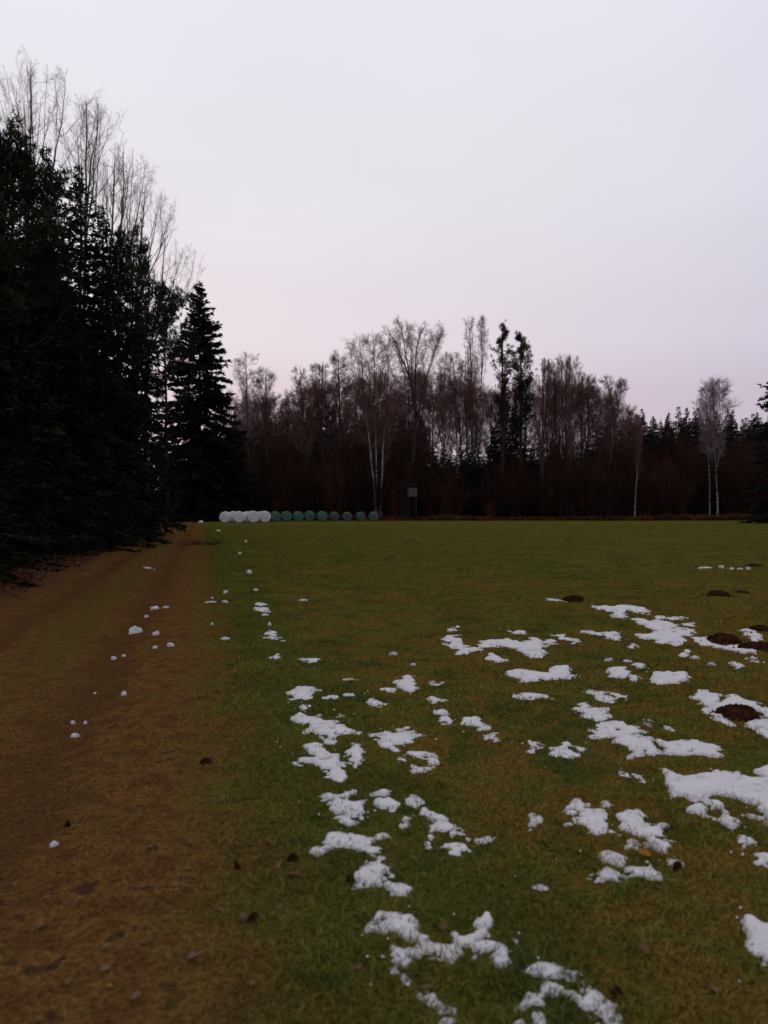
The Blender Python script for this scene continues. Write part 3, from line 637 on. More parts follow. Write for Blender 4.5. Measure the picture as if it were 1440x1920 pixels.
# --- withered beech bushes and dead bracken at the foot of the wood
def beech(u, v, w, lab):
    d = 104.0; gq = np.random.default_rng(int(u)); H = topz(v, d) + .2; W = w / F * d / 2; fol = Geo()
    n = 330; a = gq.random(n) * 6.283; z = .2 + gq.random(n) * (H - .2); r = np.sqrt(gq.random(n)) * W * (.35 + .9 * vnoise(a * 1.3, z * 1.1, int(u))) * np.sqrt(np.clip(1.05 - (z / H - .45) ** 2 * 3, .05, 1))
    pos = np.stack([np.cos(a) * r, np.sin(a) * r, z], -1)
    sprigs(fol, pos, gq.normal(size=(n, 3)), np.full(n, .15), np.full(n, .13), gq, side=False)
    st = Geo(); P = np.stack([np.zeros((9, 3)), pos[:9] * np.array([.4, .4, .5]), pos[:9]], 1); st.add(*tubes(P, np.array([[.03, .02, .008]]).repeat(9, 0), 4))
    plant('beech_bush', (st.mesh('stems', M['alder_bark']), fol.mesh('leaves', M['beech_leaf'])), lab, 'bush', at(u, d), d, 'withered leaf bushes at the wood edge', pn=('stems', 'leaves'))
beech(511, 938, 22, 'rust leaved bush behind the first green bale'); beech(918, 945, 26, 'rust red leaved bush below the pines')
beech(833, 922, 22, 'rust red leaved bush below the bright birch trunk'); beech(738, 940, 20, 'rust red leaved bush left of the hunting stand')
def ground_cover():
    gq = np.random.default_rng(88); n = 9000; fol = Geo()
    u = gq.uniform(430, 1650, n); d = 102.2 + gq.random(n) ** 1.6 * 5; x = at(u, d)
    keep = (vnoise(x * .35, d * .6, 5) > .42) | (u > 740); x, d = x[keep], d[keep]; n = len(x)
    pos = np.stack([x, d, ground_z(x, d)], -1); dd = gq.normal(0, .55, (n, 3)) + np.array([0, 0, 1.])
    ln = gq.uniform(.35, .95, n) * (.5 + vnoise(x * .25, d * .3, 8)); sprigs(fol, pos, dd, ln, ln * .22, gq)
    tag(obj('dead_bracken', fol.mesh('dead_bracken', M['bracken'])), 'rust brown dead bracken and grass along the foot of the wood', 'undergrowth', kind='stuff')
    # leaf litter and dry stems on the bank left of the track
    n = 14000; fol = Geo(); y = 9 + 70 * gq.random(n) ** 1.8; c = gq.normal(-4.15, .42, n); x = c - SL * y
    pos = np.stack([x, y, ground_z(x, y)], -1); dd = gq.normal(0, .8, (n, 3)) + np.array([0, 0, .6]); ln = gq.uniform(.03, .10, n) * (1 + y / 45)
    sprigs(fol, pos, dd, ln, ln * .3, gq, side=False)
    tag(obj('leaf_litter', fol.mesh('leaf_litter', M['bracken'])), 'reddish dead leaves and stems on the bank below the conifers', 'leaf litter', kind='stuff')
ground_cover()

# ------------------------------------------------------------------ silage bales
def bale_mesh(mat, seed, D=1.28, Wd=1.22):
    gq = np.random.default_rng(seed); r = D / 2; prof = []
    for t in np.linspace(0, 1, 5): prof.append((t * (r - .11) + .001, -Wd / 2 - .02 * (1 - t)))
    for a in np.linspace(0, 90, 5)[1:]: prof.append((r - .11 + .11 * math.sin(math.radians(a)), -Wd / 2 + .11 * (1 - math.cos(math.radians(a)))))
    half = prof; prof = half + [(r * 1.012, -.2), (r * 1.015, 0), (r * 1.012, .2)] + [(a, -b) for a, b in reversed(half)]
    prof = np.array(prof); n = 28; th = np.arange(n) * 2 * np.pi / n
    rr = prof[:, 0:1] * (1 + (vnoise(th[None] * 2.2 + seed, prof[:, 1:2] * 4, seed) - .5) * .05)
    X = rr * np.cos(th); Z = rr * np.sin(th); Y = np.repeat(prof[:, 1:2], n, 1) + (vnoise(X * 5 + 9, Z * 5, seed + 3) - .5) * .05
    Z = np.where(Z < -r * .88, -r * .88 + (Z + r * .88) * .3, Z) + r * .93      # settled on the ground
    V = np.stack([X, Y, Z], -1).reshape(-1, 3); m = len(prof)
    i, j = np.meshgrid(np.arange(m - 1), np.arange(n), indexing='ij'); j2 = (j + 1) % n
    Q = np.stack([i * n + j, (i + 1) * n + j, (i + 1) * n + j2, i * n + j2], -1).reshape(-1, 4)
    return mesh('silage_bale', V, Q, None, mat, True)
WB = [bale_mesh(M['film_white'], 5 + k, 1.30) for k in range(3)]; GRB = [bale_mesh(M['film_green'], 15 + k) for k in range(3)]; DGB = [bale_mesh(M['film_dull'], 25 + k, 1.24) for k in range(2)]
def bale(me, u, d, rz, lab, grp):
    x = at(u, d); o = obj('silage_bale', me, None, (x, d, gz(x, d))); o.rotation_euler = (g.normal(0, .02), g.normal(0, .03), rz + g.normal(0, .09)); q = g.uniform(.96, 1.04); o.scale = (q * g.uniform(.99, 1.04), 1, q); tag(o, lab, 'bale', grp)
for (u, d, k, lab) in ((422, 87, 0, 'white wrapped bale at the left end of the front row'), (447.5, 87, 1, 'second white wrapped bale from the left in the front row'), (473, 87, 2, 'third white wrapped bale from the left in the front row'), (496.5, 87.4, 0, 'fourth white wrapped bale, half hidden by the first green one'),
                       (437.5, 88.9, 1, 'white bale in the back row between the first two'), (462.5, 88.9, 2, 'white bale in the back row between second and third'), (486.5, 89, 0, 'white bale in the back row between third and fourth')):
    bale(WB[k], u, d, .22 + .05 * k, lab, 'white wrapped silage bales')
for k, (u, d, lab) in enumerate(((515, 86.2, 'green wrapped bale overlapping the last white one'), (536.5, 95, 'second green bale from the white ones'), (559, 95, 'third green bale from the white ones, pale faced'), (580.5, 95.5, 'fourth green bale from the white ones'), (602.5, 95, 'fifth green bale, last of the touching brighter ones'))):
    bale(GRB[k % 3], u, d if k else 93, .22, lab, 'green wrapped silage bales')
for k, (u, lab) in enumerate(((627, 'first dull green bale after the bright green ones'), (651, 'greyish green bale second among the four spaced ones'), (675.5, 'dull green bale third among the four spaced ones'), (701, 'dull green bale at the far right end by the birch trunks'))):
    bale(DGB[k % 2], u, 97, .15, lab, 'green wrapped silage bales')

# ------------------------------------------------------------------ hunting stand, posts
def hunting_stand():
    d = 102.5; x = at(772, d); o = thing('hunting_stand', 'raised wooden hunting stand with dark window slit at the wood edge', 'hunting stand', (x, d, gz(x, d)), rz=.12)
    zb = topz(931, d); zt = topz(903, d); w = .62
    def part(n, m, *boxes, par=o):
        gq = Geo()
        for b in boxes: gq.box(*b)
        return obj(n, gq.mesh(n, M[m]), par)
    for sx, sy in ((-1, -1), (1, -1), (-1, 1), (1, 1)):
        gq = Geo(); gq.add(*tubes(np.array([[(sx * .95 * w, sy * .8, -.1), (sx * .8 * w, sy * .62, zb)]]), np.array([[.07, .06]]), 6)); obj('leg', gq.mesh('leg', M['board_dark']), o)
    part('platform', 'board_dark', (-1.45, w + .08, -.75, .75, zb - .1, zb))
    for sx in (-1.38,):
        for sy in (-.6, .6):
            gq = Geo(); gq.add(*tubes(np.array([[(sx, sy, -.1), (sx, sy, zb - .1)]]), np.array([[.05, .05]]), 6)); obj('leg', gq.mesh('leg', M['board_dark']), o)
    part('railing', 'board_dark', (-1.42, -1.36, -.7, -.64, zb, zb + .5), (-1.42, -1.36, .64, .7, zb, zb + .5), (-1.43, -1.35, -.7, .7, zb + .5, zb + .56))
    n = 5; bh = 1.15 / n
    for k in range(n): part('board', 'board', (-w, w, -.64 - .008 * (k % 2), -.60, zb + k * bh, zb + (k + 1) * bh - .012))
    part('slit_shade', 'shade_inside', (-w + .08, w - .08, -.56, -.54, zb + 1.15, zb + 1.45))  # near-black panel standing in for the shade inside the cabin
    part('wall', 'board_dark', (-w, -w + .04, -.6, .6, zb, zt - .15), (w - .04, w, -.6, .6, zb, zt - .15), (-w + .04, w - .04, .56, .6, zb, zt - .15), (-w, w, -.64, -.6, zb + 1.46, zt - .15), (-w, -w + .09, -.64, -.6, zb + 1.15, zb + 1.46), (w - .09, w, -.64, -.6, zb + 1.15, zb + 1.46))
    r = Geo(); V = [(-w - .14, -.8, zt - .06), (w + .14, -.8, zt - .06), (w + .14, .8, zt - .17), (-w - .14, .8, zt - .17)]; V += [(a, b, c + .05) for a, b, c in V]
    r.add(V, [(3, 2, 1, 0), (4, 5, 6, 7), (0, 1, 5, 4), (1, 2, 6, 5), (2, 3, 7, 6), (3, 0, 4, 7)]); obj('roof', r.mesh('roof', M['board_dark']), o)
    lad = Geo(); bx = -1.15
    for sx in (-.22, .22): lad.add(*tubes(np.array([[(bx + sx, -1.9, 0), (bx + sx, -.78, zb)]]), np.array([[.035, .035]]), 5))
    lo = obj('ladder', lad.mesh('ladder', M['board_dark']), o)
    for k in range(1, 10):
        t = k / 10; gq = Geo(); gq.add(*tubes(np.array([[(bx - .25, -1.9 + 1.12 * t, zb * t), (bx + .25, -1.9 + 1.12 * t, zb * t)]]), np.array([[.025, .025]]), 5)); obj('rung', gq.mesh('rung', M['board_dark']), lo)
    gq = Geo(); gq.add(*tubes(np.array([[(-.9 * w, -.76, .5), (.82 * w, -.66, zb - .3)], [(.9 * w, -.78, .5), (-.82 * w, -.68, zb - .3)]]), np.full((2, 2), .035), 5)); obj('brace', gq.mesh('brace', M['board_dark']), o)
hunting_stand()
def marker_post(u, vt, vb, d, rad, lab):
    x = at(u, d); z0 = gz(x, d); o = thing('marker_post', lab, 'post', (x, d, z0), 'posts at the end of the track')
    zt = topz(vt, d) - z0; zm = topz(vb, d) - z0
    a = Geo(); a.add(*tubes(np.array([[(0, 0, -.2), (0.01, 0, zm)]]), np.array([[rad, rad]]), 8)); obj('shaft', a.mesh('shaft', M['post']), o)
    b = Geo(); b.add(*tubes(np.array([[(0.01, 0, zm), (.015, 0, zt), (.015, 0, zt + .02)]]), np.array([[rad + .01, rad + .01, .002]]), 8)); obj('pale_top', b.mesh('pale_top', M['post_pale']), o)
marker_post(297, 947, 960, 60, .065, 'post with pale top at the end of the track'); marker_post(284.5, 950, 960, 62, .03, 'thin dim post left of the pale topped one')

# ------------------------------------------------------------------ snow
# outlines follow the patches' edges on the ground; each gets its own thickness
CR = {2: (360, 960, 3.), 3: (800, 1040, 4.235), 4: (1080, 1040, 4.), 6: (480, 1400, 3.), 7: (960, 1400, 3.)}
SNOW = [
 (6, 'snow patch shaped like a bent arm, left column above the two-lobed patch', [(280,-5),(340,-12),(375,10),(395,35),(440,60),(465,95),(505,115),(515,168),(480,182),(440,178),(400,160),(335,105),(310,78),(232,107),(214,92),(245,70),(300,58)]),
 (6, 'small comma shaped snow patch right of the bent arm patch', [(500,28),(560,8),(600,20),(600,60),(580,100),(555,105),(535,85),(545,60),(515,45)]),
 (6, 'thin arch shaped snow scrap above a small oval one', [(830,75),(870,40),(930,38),(1000,45),(1000,62),(960,65),(1010,90),(1005,130),(975,130),(935,85),(890,78),(840,88)]),
 (6, 'small oval snow scrap under the thin arch', [(855,135),(900,118),(955,125),(950,150),(900,170),(870,160)]),
 (6, 'ragged snow patch slanting right in the left column, above a rounded lobe', [(325,275),(390,262),(450,265),(490,245),(545,250),(548,280),(520,300),(600,315),(620,350),(650,395),(600,392),(560,385),(470,355),(415,365),(390,330),(360,305)]),
 (6, 'rounded snow lobe just below the ragged slanting patch', [(440,400),(480,388),(540,395),(595,395),(605,430),(575,460),(530,465),(470,445)]),
 (6, 'egg shaped snow lump at the upper end of the curving snow chain', [(660,275),(710,258),(755,262),(770,300),(780,330),(770,390),(745,402),(700,375),(675,320)]),
 (6, 'long curving chain of snow ending in a hook, middle of the meadow', [(790,325),(840,310),(880,285),(910,300),(940,340),(990,385),(1085,405),(1085,450),(1140,480),(1155,510),(1120,520),(1060,515),(1010,540),(985,590),(960,590),(945,560),(975,505),(1020,475),(1010,440),(970,410),(910,395),(870,430),(850,460),(820,410),(880,400),(920,380),(900,350),(790,352)]),
 (6, 'narrow snow finger pointing right below the hooked chain', [(1085,580),(1140,565),(1195,555),(1240,550),(1300,545),(1300,570),(1240,580),(1215,605),(1150,625),(1100,625)]),
 (6, 'snow patch like spread wings, lower left column', [(395,540),(430,515),(470,500),(520,515),(600,510),(660,540),(665,575),(735,590),(720,610),(670,630),(640,640),(600,625),(545,600),(525,570),(480,590),(430,610),(370,632),(362,605),(400,575)]),
 (6, 'tiny snow sliver touching the right wing of the winged patch', [(675,522),(710,502),(748,510),(740,530),(680,540)]),
 (6, 'thick snow lump with a dark undercut edge, alone in the lower middle', [(565,745),(600,715),(630,680),(690,672),(740,705),(740,745),(710,760),(790,785),(830,820),(855,885),(820,880),(750,865),(680,840),(620,850),(568,840),(595,800),(580,765)]),
 (6, 'smooth oblong snow slab at the lower middle', [(655,1035),(690,993),(760,1005),(830,1020),(870,1010),(910,1050),(935,1085),(920,1145),(880,1130),(840,1110),(760,1115),(700,1120),(665,1085)]),
 (6, 'small snow bit below the left end of the oblong slab', [(705,1150),(745,1148),(750,1190),(715,1195)]),
 (6, 'snow patch with a thin arm and a drip, under the oblong slab', [(715,1250),(745,1210),(830,1205),(900,1205),(920,1150),(980,1145),(1060,1180),(1110,1180),(1130,1165),(1140,1200),(1100,1260),(1070,1255),(1040,1215),(940,1215),(880,1230),(860,1260),(850,1300),(830,1330),(840,1380),(810,1375),(790,1310),(735,1300)]),
 (6, 'big snow patch with ragged lower edge right of the oblong slab', [(1110,1090),(1200,1090),(1210,1040),(1245,1010),(1320,1020),(1365,1080),(1360,1150),(1410,1210),(1455,1250),(1450,1290),(1380,1270),(1330,1210),(1290,1215),(1240,1240),(1200,1205),(1150,1160)]),
 (6, 'snow tongue running out of the bottom picture edge, left one', [(840,1430),(880,1405),(920,1440),(930,1475),(1000,1475),(1050,1510),(1090,1565),(1110,1640),(1040,1650),(990,1565),(940,1510),(870,1455)]),
 (7, 'large ring shaped snow patch cut by the bottom picture edge', [(60,1320),(100,1290),(150,1260),(220,1275),(280,1290),(300,1330),(270,1350),(320,1390),(380,1420),(440,1400),(490,1440),(550,1500),(600,1565),(640,1650),(430,1650),(360,1500),(300,1450),(210,1455),(185,1500),(180,1650),(20,1640),(60,1510),(110,1460),(150,1400),(200,1350),(130,1340)]),
 (7, 'snow block cut by the right picture edge near the bottom', [(1290,1040),(1340,1010),(1450,1015),(1600,1030),(1620,1200),(1450,1250),(1380,1235),(1340,1160),(1300,1120),(1240,1100)]),
 (7, 'biggest snow sheet, at the right picture edge with a long tongue', [(840,290),(890,250),(850,190),(820,125),(880,130),(930,165),(1030,190),(1110,175),(1150,140),(1210,155),(1290,175),(1390,180),(1385,140),(1450,130),(1650,150),(1700,300),(1600,420),(1450,400),(1380,370),(1320,330),(1240,295),(1110,288),(1180,350),(1230,400),(1290,445),(1240,475),(1200,430),(1170,370),(1060,380),(1010,360),(960,310),(900,310)]),
 (7, 'snow scrap hanging below the biggest sheet at the right edge', [(1330,405),(1400,410),(1500,420),(1500,480),(1390,455)]),
 (7, 'pitted snow patch with a dark hole, left half of a pair', [(300,320),(380,310),(450,330),(500,370),(560,430),(605,470),(600,505),(550,500),(500,525),(450,515),(390,490),(350,450),(330,410),(290,385)]),
 (7, 'slanting snow patch with an arm, right half of a pair', [(610,380),(640,365),(700,370),(750,400),(740,430),(780,465),(860,440),(870,480),(830,520),(910,545),(930,580),(880,600),(870,635),(830,625),(770,590),(720,540),(650,520),(625,480)]),
 (7, 'thin dirty snow film above the gap of the pair', [(490,325),(540,320),(575,345),(560,370),(520,350)]),
 (7, 'squarish snow patch above a wavy strip', [(470,605),(540,600),(620,640),(620,690),(560,680),(490,675)]),
 (7, 'wavy snow strip below the squarish patch', [(500,730),(540,712),(560,735),(610,705),(700,710),(780,705),(830,760),(800,810),(770,790),(745,740),(680,765),(600,750),(540,770),(510,760)]),
 (7, 'lone teardrop of snow left of the pitted patch', [(95,415),(130,420),(170,470),(150,490),(95,465)]),
 (7, 'snow crumb under the slanting patch', [(630,560),(680,555),(685,600),(645,600)]),
 (7, 'long low snow bar at the right picture edge', [(1260,590),(1330,580),(1400,590),(1450,600),(1600,610),(1600,690),(1450,665),(1370,660),(1300,630)]),
 (7, 'small snow knob on top of the low bar at the right edge', [(1290,515),(1340,525),(1360,568),(1310,568)]),
 (7, 'thin snow sliver left of the tip of the biggest sheet', [(650,165),(700,165),(760,195),(750,210),(690,190)]),
 (7, 'faint thin snow film alone in the lower meadow', [(110,800),(180,795),(190,825),(120,825)]),
 (7, 'faint snow film right of the wavy strip', [(880,660),(930,650),(980,690),(900,695)]),
 (7, 'snow scrap left of the ring shaped patch', [(0,1115),(25,1110),(50,1165),(20,1170)]),
 (4, 'jagged snow streak, topmost of the right snow group', [(110,400),(200,385),(280,395),(330,380),(430,385),(530,400),(545,435),(480,430),(400,420),(370,440),(385,475),(350,480),(290,470),(270,435),(200,420)]),
 (4, 'broad broken snow field below the topmost streak', [(405,475),(470,465),(560,500),(590,455),(650,450),(680,500),(740,505),(750,550),(870,570),(870,610),(820,620),(830,650),(770,700),(720,685),(620,670),(570,640),(480,650),(430,600),(560,595),(600,570),(530,555),(450,510)]),
 (4, 'thin snow streak above the right end of the broken field', [(690,455),(810,455),(820,480),(700,480)]),
 (4, 'thin snow streak touching the right end of the broken field', [(780,505),(885,510),(880,540),(790,535)]),
 (4, 'long thin snow strip left of the broken field', [(45,580),(130,585),(200,600),(300,595),(350,620),(350,660),(280,655),(215,630),(120,615),(50,600)]),
 (4, 'small snow dab under the long thin strip', [(385,690),(430,680),(480,700),(440,725),(395,715)]),
 (4, 'snow band below the wide molehill', [(880,630),(940,625),(1010,620),(1000,655),(1060,672),(1140,690),(1180,670),(1280,680),(1370,720),(1340,745),(1240,750),(1150,720),(1050,700),(1000,690),(930,690)]),
 (4, 'snow wedge between the two molehills near the right edge', [(1220,562),(1290,565),(1380,600),(1380,650),(1330,658),(1290,615)]),
 (4, 'small snow dab below the band under the molehill', [(1300,760),(1350,745),(1380,800),(1340,825),(1290,790)]),
 (4, 'tiny snow dab left of the dab under the band', [(1180,820),(1230,805),(1250,850),(1200,860)]),
 (4, 'smooth oval snow patch, left of a longer one', [(240,870),(300,840),(360,850),(410,890),(400,920),(340,920),(270,905)]),
 (4, 'snow dab above the smooth oval patch', [(430,830),(480,825),(515,855),(460,865)]),
 (4, 'thin snow tail right of the smooth oval patch', [(415,905),(460,895),(500,920),(450,935)]),
 (4, 'long oval snow patch with a bitten top', [(550,920),(620,895),(700,895),(740,915),(800,885),(855,900),(830,950),(760,960),(680,965),(590,955)]),
 (4, 'snow collar curling round the molehill at the right edge', [(830,1060),(900,1045),(930,1015),(990,1010),(1040,1050),(1100,1080),(1200,1070),(1300,1100),(1450,1150),(1600,1200),(1600,1240),(1430,1235),(1400,1190),(1290,1160),(1180,1160),(1110,1170),(1120,1230),(1170,1260),(1160,1290),(1080,1265),(1020,1225),(960,1200),(980,1160),(930,1110),(900,1085)]),
 (4, 'snow patch in front of the molehill at the right edge', [(1270,1250),(1340,1240),(1440,1250),(1600,1270),(1600,1370),(1440,1390),(1370,1370),(1380,1330),(1310,1300)]),
 (4, 'large stepped snow patch in the centre of the right group', [(-10,1100),(60,1095),(130,1120),(200,1160),(245,1250),(300,1255),(370,1270),(480,1300),(500,1340),(450,1390),(560,1380),(640,1480),(600,1510),(500,1540),(420,1540),(380,1480),(290,1440),(270,1390),(210,1370),(120,1395),(60,1360),(140,1330),(100,1290),(150,1260),(60,1220),(0,1170),(-15,1140)]),
 (4, 'smooth snow tongue pointing right below the stepped patch', [(600,1400),(700,1405),(800,1385),(900,1385),(1000,1420),(1090,1450),(1130,1490),(1080,1525),(980,1510),(860,1470),(780,1490),(720,1520),(655,1480)]),
 (4, 'two-part thin snow sliver above the smooth tongue', [(500,1240),(560,1250),(620,1285),(700,1290),(715,1325),(640,1325),(540,1270)]),
 (4, 'thin greyish snow film above the stepped patch', [(135,1030),(230,1050),(240,1100),(200,1110),(150,1060)]),
 (4, 'small snow sliver right of the greyish film', [(250,1045),(370,1060),(360,1090),(280,1085)]),
 (4, 'faint snow speck left of the greyish film', [(50,1010),(110,1010),(130,1040),(60,1035)]),
 (4, 'small snow dab under the broken field', [(770,750),(850,720),(850,760),(790,775)]),
 (3, 'long wavy snow ribbon across the middle distance', [(130,670),(160,640),(240,640),(260,680),(300,715),(300,745),(400,740),(430,705),(510,685),(610,695),(650,680),(690,700),(780,705),(850,675),(910,690),(930,720),(920,740),(950,820),(830,830),(780,790),(700,760),(620,745),(560,745),(520,730),(440,765),(360,775),(350,795),(250,795),(240,750),(170,730)]),
 (3, 'small snow bit at the right end of the wavy ribbon', [(940,690),(1000,690),(1030,700),(970,740),(945,730)]),
 (3, 'bow shaped snow scrap right of the wavy ribbon', [(1040,645),(1090,640),(1110,680),(1170,675),(1210,710),(1160,720),(1120,695),(1060,695)]),
 (3, 'smooth small snow bar below the wavy ribbon', [(455,805),(500,795),(600,820),(620,860),(560,855),(480,830)]),
 (3, 'straight thick snow bar below the wavy ribbon', [(630,960),(680,930),(800,925),(900,935),(970,920),(980,895),(1120,900),(1150,940),(1190,950),(1110,980),(1060,975),(980,990),(880,1000),(780,1020),(720,990)]),
 (3, 'thin notched snow bar under the straight thick one', [(670,1110),(715,1105),(725,1070),(770,1085),(880,1090),(980,1095),(990,1130),(880,1120),(760,1135),(700,1135)]),
 (3, 'knobbed snow streak slanting down right, mid meadow', [(70,1290),(140,1260),(180,1300),(240,1340),(310,1315),(400,1310),(440,1350),(490,1380),(490,1420),(430,1415),(370,1375),(300,1360),(240,1352),(180,1355),(100,1325)]),
 (3, 'small snow dab under the end of the knobbed streak', [(480,1450),(540,1440),(570,1475),(555,1500),(490,1475)]),
 (3, 'thin forked snow scrap left of a pointed heap', [(760,1470),(820,1470),(910,1520),(900,1545),(860,1540),(860,1585),(830,1580),(825,1520)]),
 (3, 'pointed little snow heap with speckled right side', [(950,1590),(1030,1540),(1060,1495),(1120,1490),(1160,1540),(1230,1530),(1260,1560),(1230,1600),(1150,1610),(1080,1600),(1000,1615)]),
 (3, 'thin snow line left of the farthest molehill', [(940,350),(1030,355),(1140,370),(1130,385),(1030,380),(950,368)]),
 (3, 'short snow dash above the wavy ribbon', [(680,610),(790,605),(800,635),(740,630),(690,632)]),
 (3, 'faint snow dash above the left end of the wavy ribbon', [(180,595),(245,570),(250,595),(190,608)]),
 (2, 'topmost squarish snow patch of the left column', [(525,1015),(580,975),(640,985),(690,985),(690,1045),(640,1060),(565,1075),(555,1035)]),
 (2, 'thin snow lip under the squarish patch', [(570,1115),(610,1095),(660,1100),(650,1115),(600,1125)]),
 (2, 'wide lumpy snow patch in the left column with a trailing right arm', [(575,1200),(600,1140),(650,1160),(720,1145),(750,1180),(830,1185),(860,1220),(900,1238),(960,1245),(1000,1255),(990,1268),(920,1262),(860,1270),(790,1280),(780,1310),(720,1290),(640,1250),(665,1215),(600,1215)]),
 (2, 'two-lobed snow patch right of the trailing arm', [(1005,1270),(1060,1250),(1120,1240),(1150,1265),(1160,1225),(1215,1225),(1275,1275),(1255,1305),(1225,1320),(1160,1330),(1130,1355),(1060,1335),(1055,1290)]),
 (2, 'star shaped snow patch in the middle of the meadow', [(1145,950),(1215,910),(1235,950),(1280,985),(1220,1020),(1180,1000),(1150,975)]),
 (2, 'flat snow dash left of the star shaped patch', [(1040,990),(1090,980),(1140,990),(1120,1005),(1050,1003)]),
 (2, 'flat snow scrap below the dash by the star', [(970,1080),(1010,1050),(1050,1065),(1085,1085),(1060,1100),(1010,1085)]),
 (2, 'flat snow dash right of the squarish patch', [(735,1045),(770,1030),(840,1040),(840,1060),(760,1058)]),
 (2, 'tiny snow bit at the right of the flat dash', [(865,1020),(910,1030),(905,1048),(870,1042)]),
 (2, 'tiny lone snow bit uphill of the squarish patch', [(865,930),(905,930),(900,945),(870,945)]),
 (2, 'tiny snow bit above the trailing arm', [(810,1140),(850,1130),(855,1150),(820,1155)]),
 (2, 'small snow wedge below the star, at its right', [(1305,1070),(1380,1045),(1420,1080),(1350,1090)]),
 (2, 'faint snow speck right of the star', [(1330,940),(1380,945),(1385,970),(1350,970)]),
 (2, 'thin snow scrap in green grass above the squarish patch', [(600,820),(640,822),(720,838),(700,855),(645,845)]),
 (2, 'small pointed snow heap, lowest of the far line', [(425,825),(465,795),(495,800),(518,825),(470,832)]),
 (2, 'small snow heap above the pointed one', [(415,685),(450,667),(490,683),(480,700),(425,700)]),
 (2, 'flat snow strip under the second heap of the far line', [(415,708),(500,706),(508,720),(420,723)]),
 (2, 'small snow heap third up in the far line', [(348,518),(385,505),(420,525),(380,532)]),
 (2, 'flat snow bit under the third heap of the far line', [(355,540),(420,542),(430,565),(370,568)]),
 (2, 'tiny snow bit left of the bent arm patch', [(550,1352),(585,1347),(585,1370),(555,1370)]),
]
def poly_sd(px, py, poly):                       # signed distance, positive inside
    x0, y0 = poly[:, 0], poly[:, 1]; x1, y1 = np.roll(x0, -1), np.roll(y0, -1)
    X = px[..., None]; Y = py[..., None]; ex, ey = x1 - x0, y1 - y0
    t = np.clip(((X - x0) * ex + (Y - y0) * ey) / (ex * ex + ey * ey + 1e-12), 0, 1)
    d = np.sqrt(((X - x0 - t * ex) ** 2 + (Y - y0 - t * ey) ** 2).min(-1))
    cr = ((y0 > Y) != (y1 > Y)) & (X < ex * (Y - y0) / (np.where(ey == 0, 1e-9, ey)) + x0)
    return np.where(cr.sum(-1) % 2 == 1, d, -d)
POLYS = []
def snow_patch(k, label, poly):
    POLYS.append(poly); lo = poly.min(0) - .08; hi = poly.max(0) + .08; size = (hi - lo).max(); dist = poly[:, 1].mean()
    cell = max(.008, size / 95, dist * .0021); nx = int((hi[0] - lo[0]) / cell) + 2; ny = int((hi[1] - lo[1]) / cell) + 2
    X, Y = np.meshgrid(lo[0] + np.arange(nx) * cell, lo[1] + np.arange(ny) * cell, indexing='ij')
    sd = poly_sd(X, Y, poly); thin = any(w in label for w in ('thin', 'faint', 'film', 'speck', 'flat', 'tiny'))
    sc = 1 + dist * .05
    k0 = (1. if size > .25 else .6) * sc
    soft = sd + .004 + (fbm(X * 15 / sc, Y * 15 / sc, k, 2) - .5) * .105 * k0        # the lie of the snow
    sd = soft + ((fbm(X * 42 / sc, Y * 42 / sc, k + 23, 3) - .5) * .050 + (vnoise(X * 75, Y * 75, k + 7) - .5) * .030) * k0      # its ragged rim
    thick = any(w in label for w in ('thick', 'slab', 'block', 'egg', 'oval', 'smooth', 'tongue')); top = (.004 if thin else .019 if thick else .009) * min(1., .55 + size)
    h = top * (1 - np.exp(-np.maximum(soft, 0) / .030)) + (fbm(X * 9, Y * 9, k + 3) - .5) * .008 * np.clip(soft / .05, 0, 1) - np.clip((.012 - sd) / .02, 0, 1) * (.010 + top * .8) - np.maximum(-sd, 0) * .5
    melt = fbm(X * 14 + 5, Y * 14, k + 11); h = h - np.clip(melt - .66, 0, 1) * (.9 if thin else .35)
    Z = ground_z(X, Y) + h + .006
    cellok = (sd[:-1, :-1] > -.025) | (sd[1:, :-1] > -.025) | (sd[:-1, 1:] > -.025) | (sd[1:, 1:] > -.025)
    i, j = np.where(cellok); a = i * ny + j; Q = np.stack([a, a + ny, a + ny + 1, a + 1], -1)
    if not len(Q): return
    used = np.unique(Q); mp = np.zeros(nx * ny, int); mp[used] = np.arange(len(used))
    c = np.array([poly[:, 0].mean(), poly[:, 1].mean(), 0.]); c[2] = gz(c[0], c[1])
    V = np.stack([X, Y, Z], -1).reshape(-1, 3)[used] - c
    o = obj('snow_patch', mesh('snow_patch', V, mp[Q], None, M['snow'], True), None, c); tag(o, label, 'snow patch', 'melting snow patches on the meadow')
for k, (cr_, lab, pts) in enumerate(SNOW):
    ox, oy, s = CR[cr_]; snow_patch(k, lab, np.array([gp(ox + a / s, oy + b / s) for a, b in pts]))

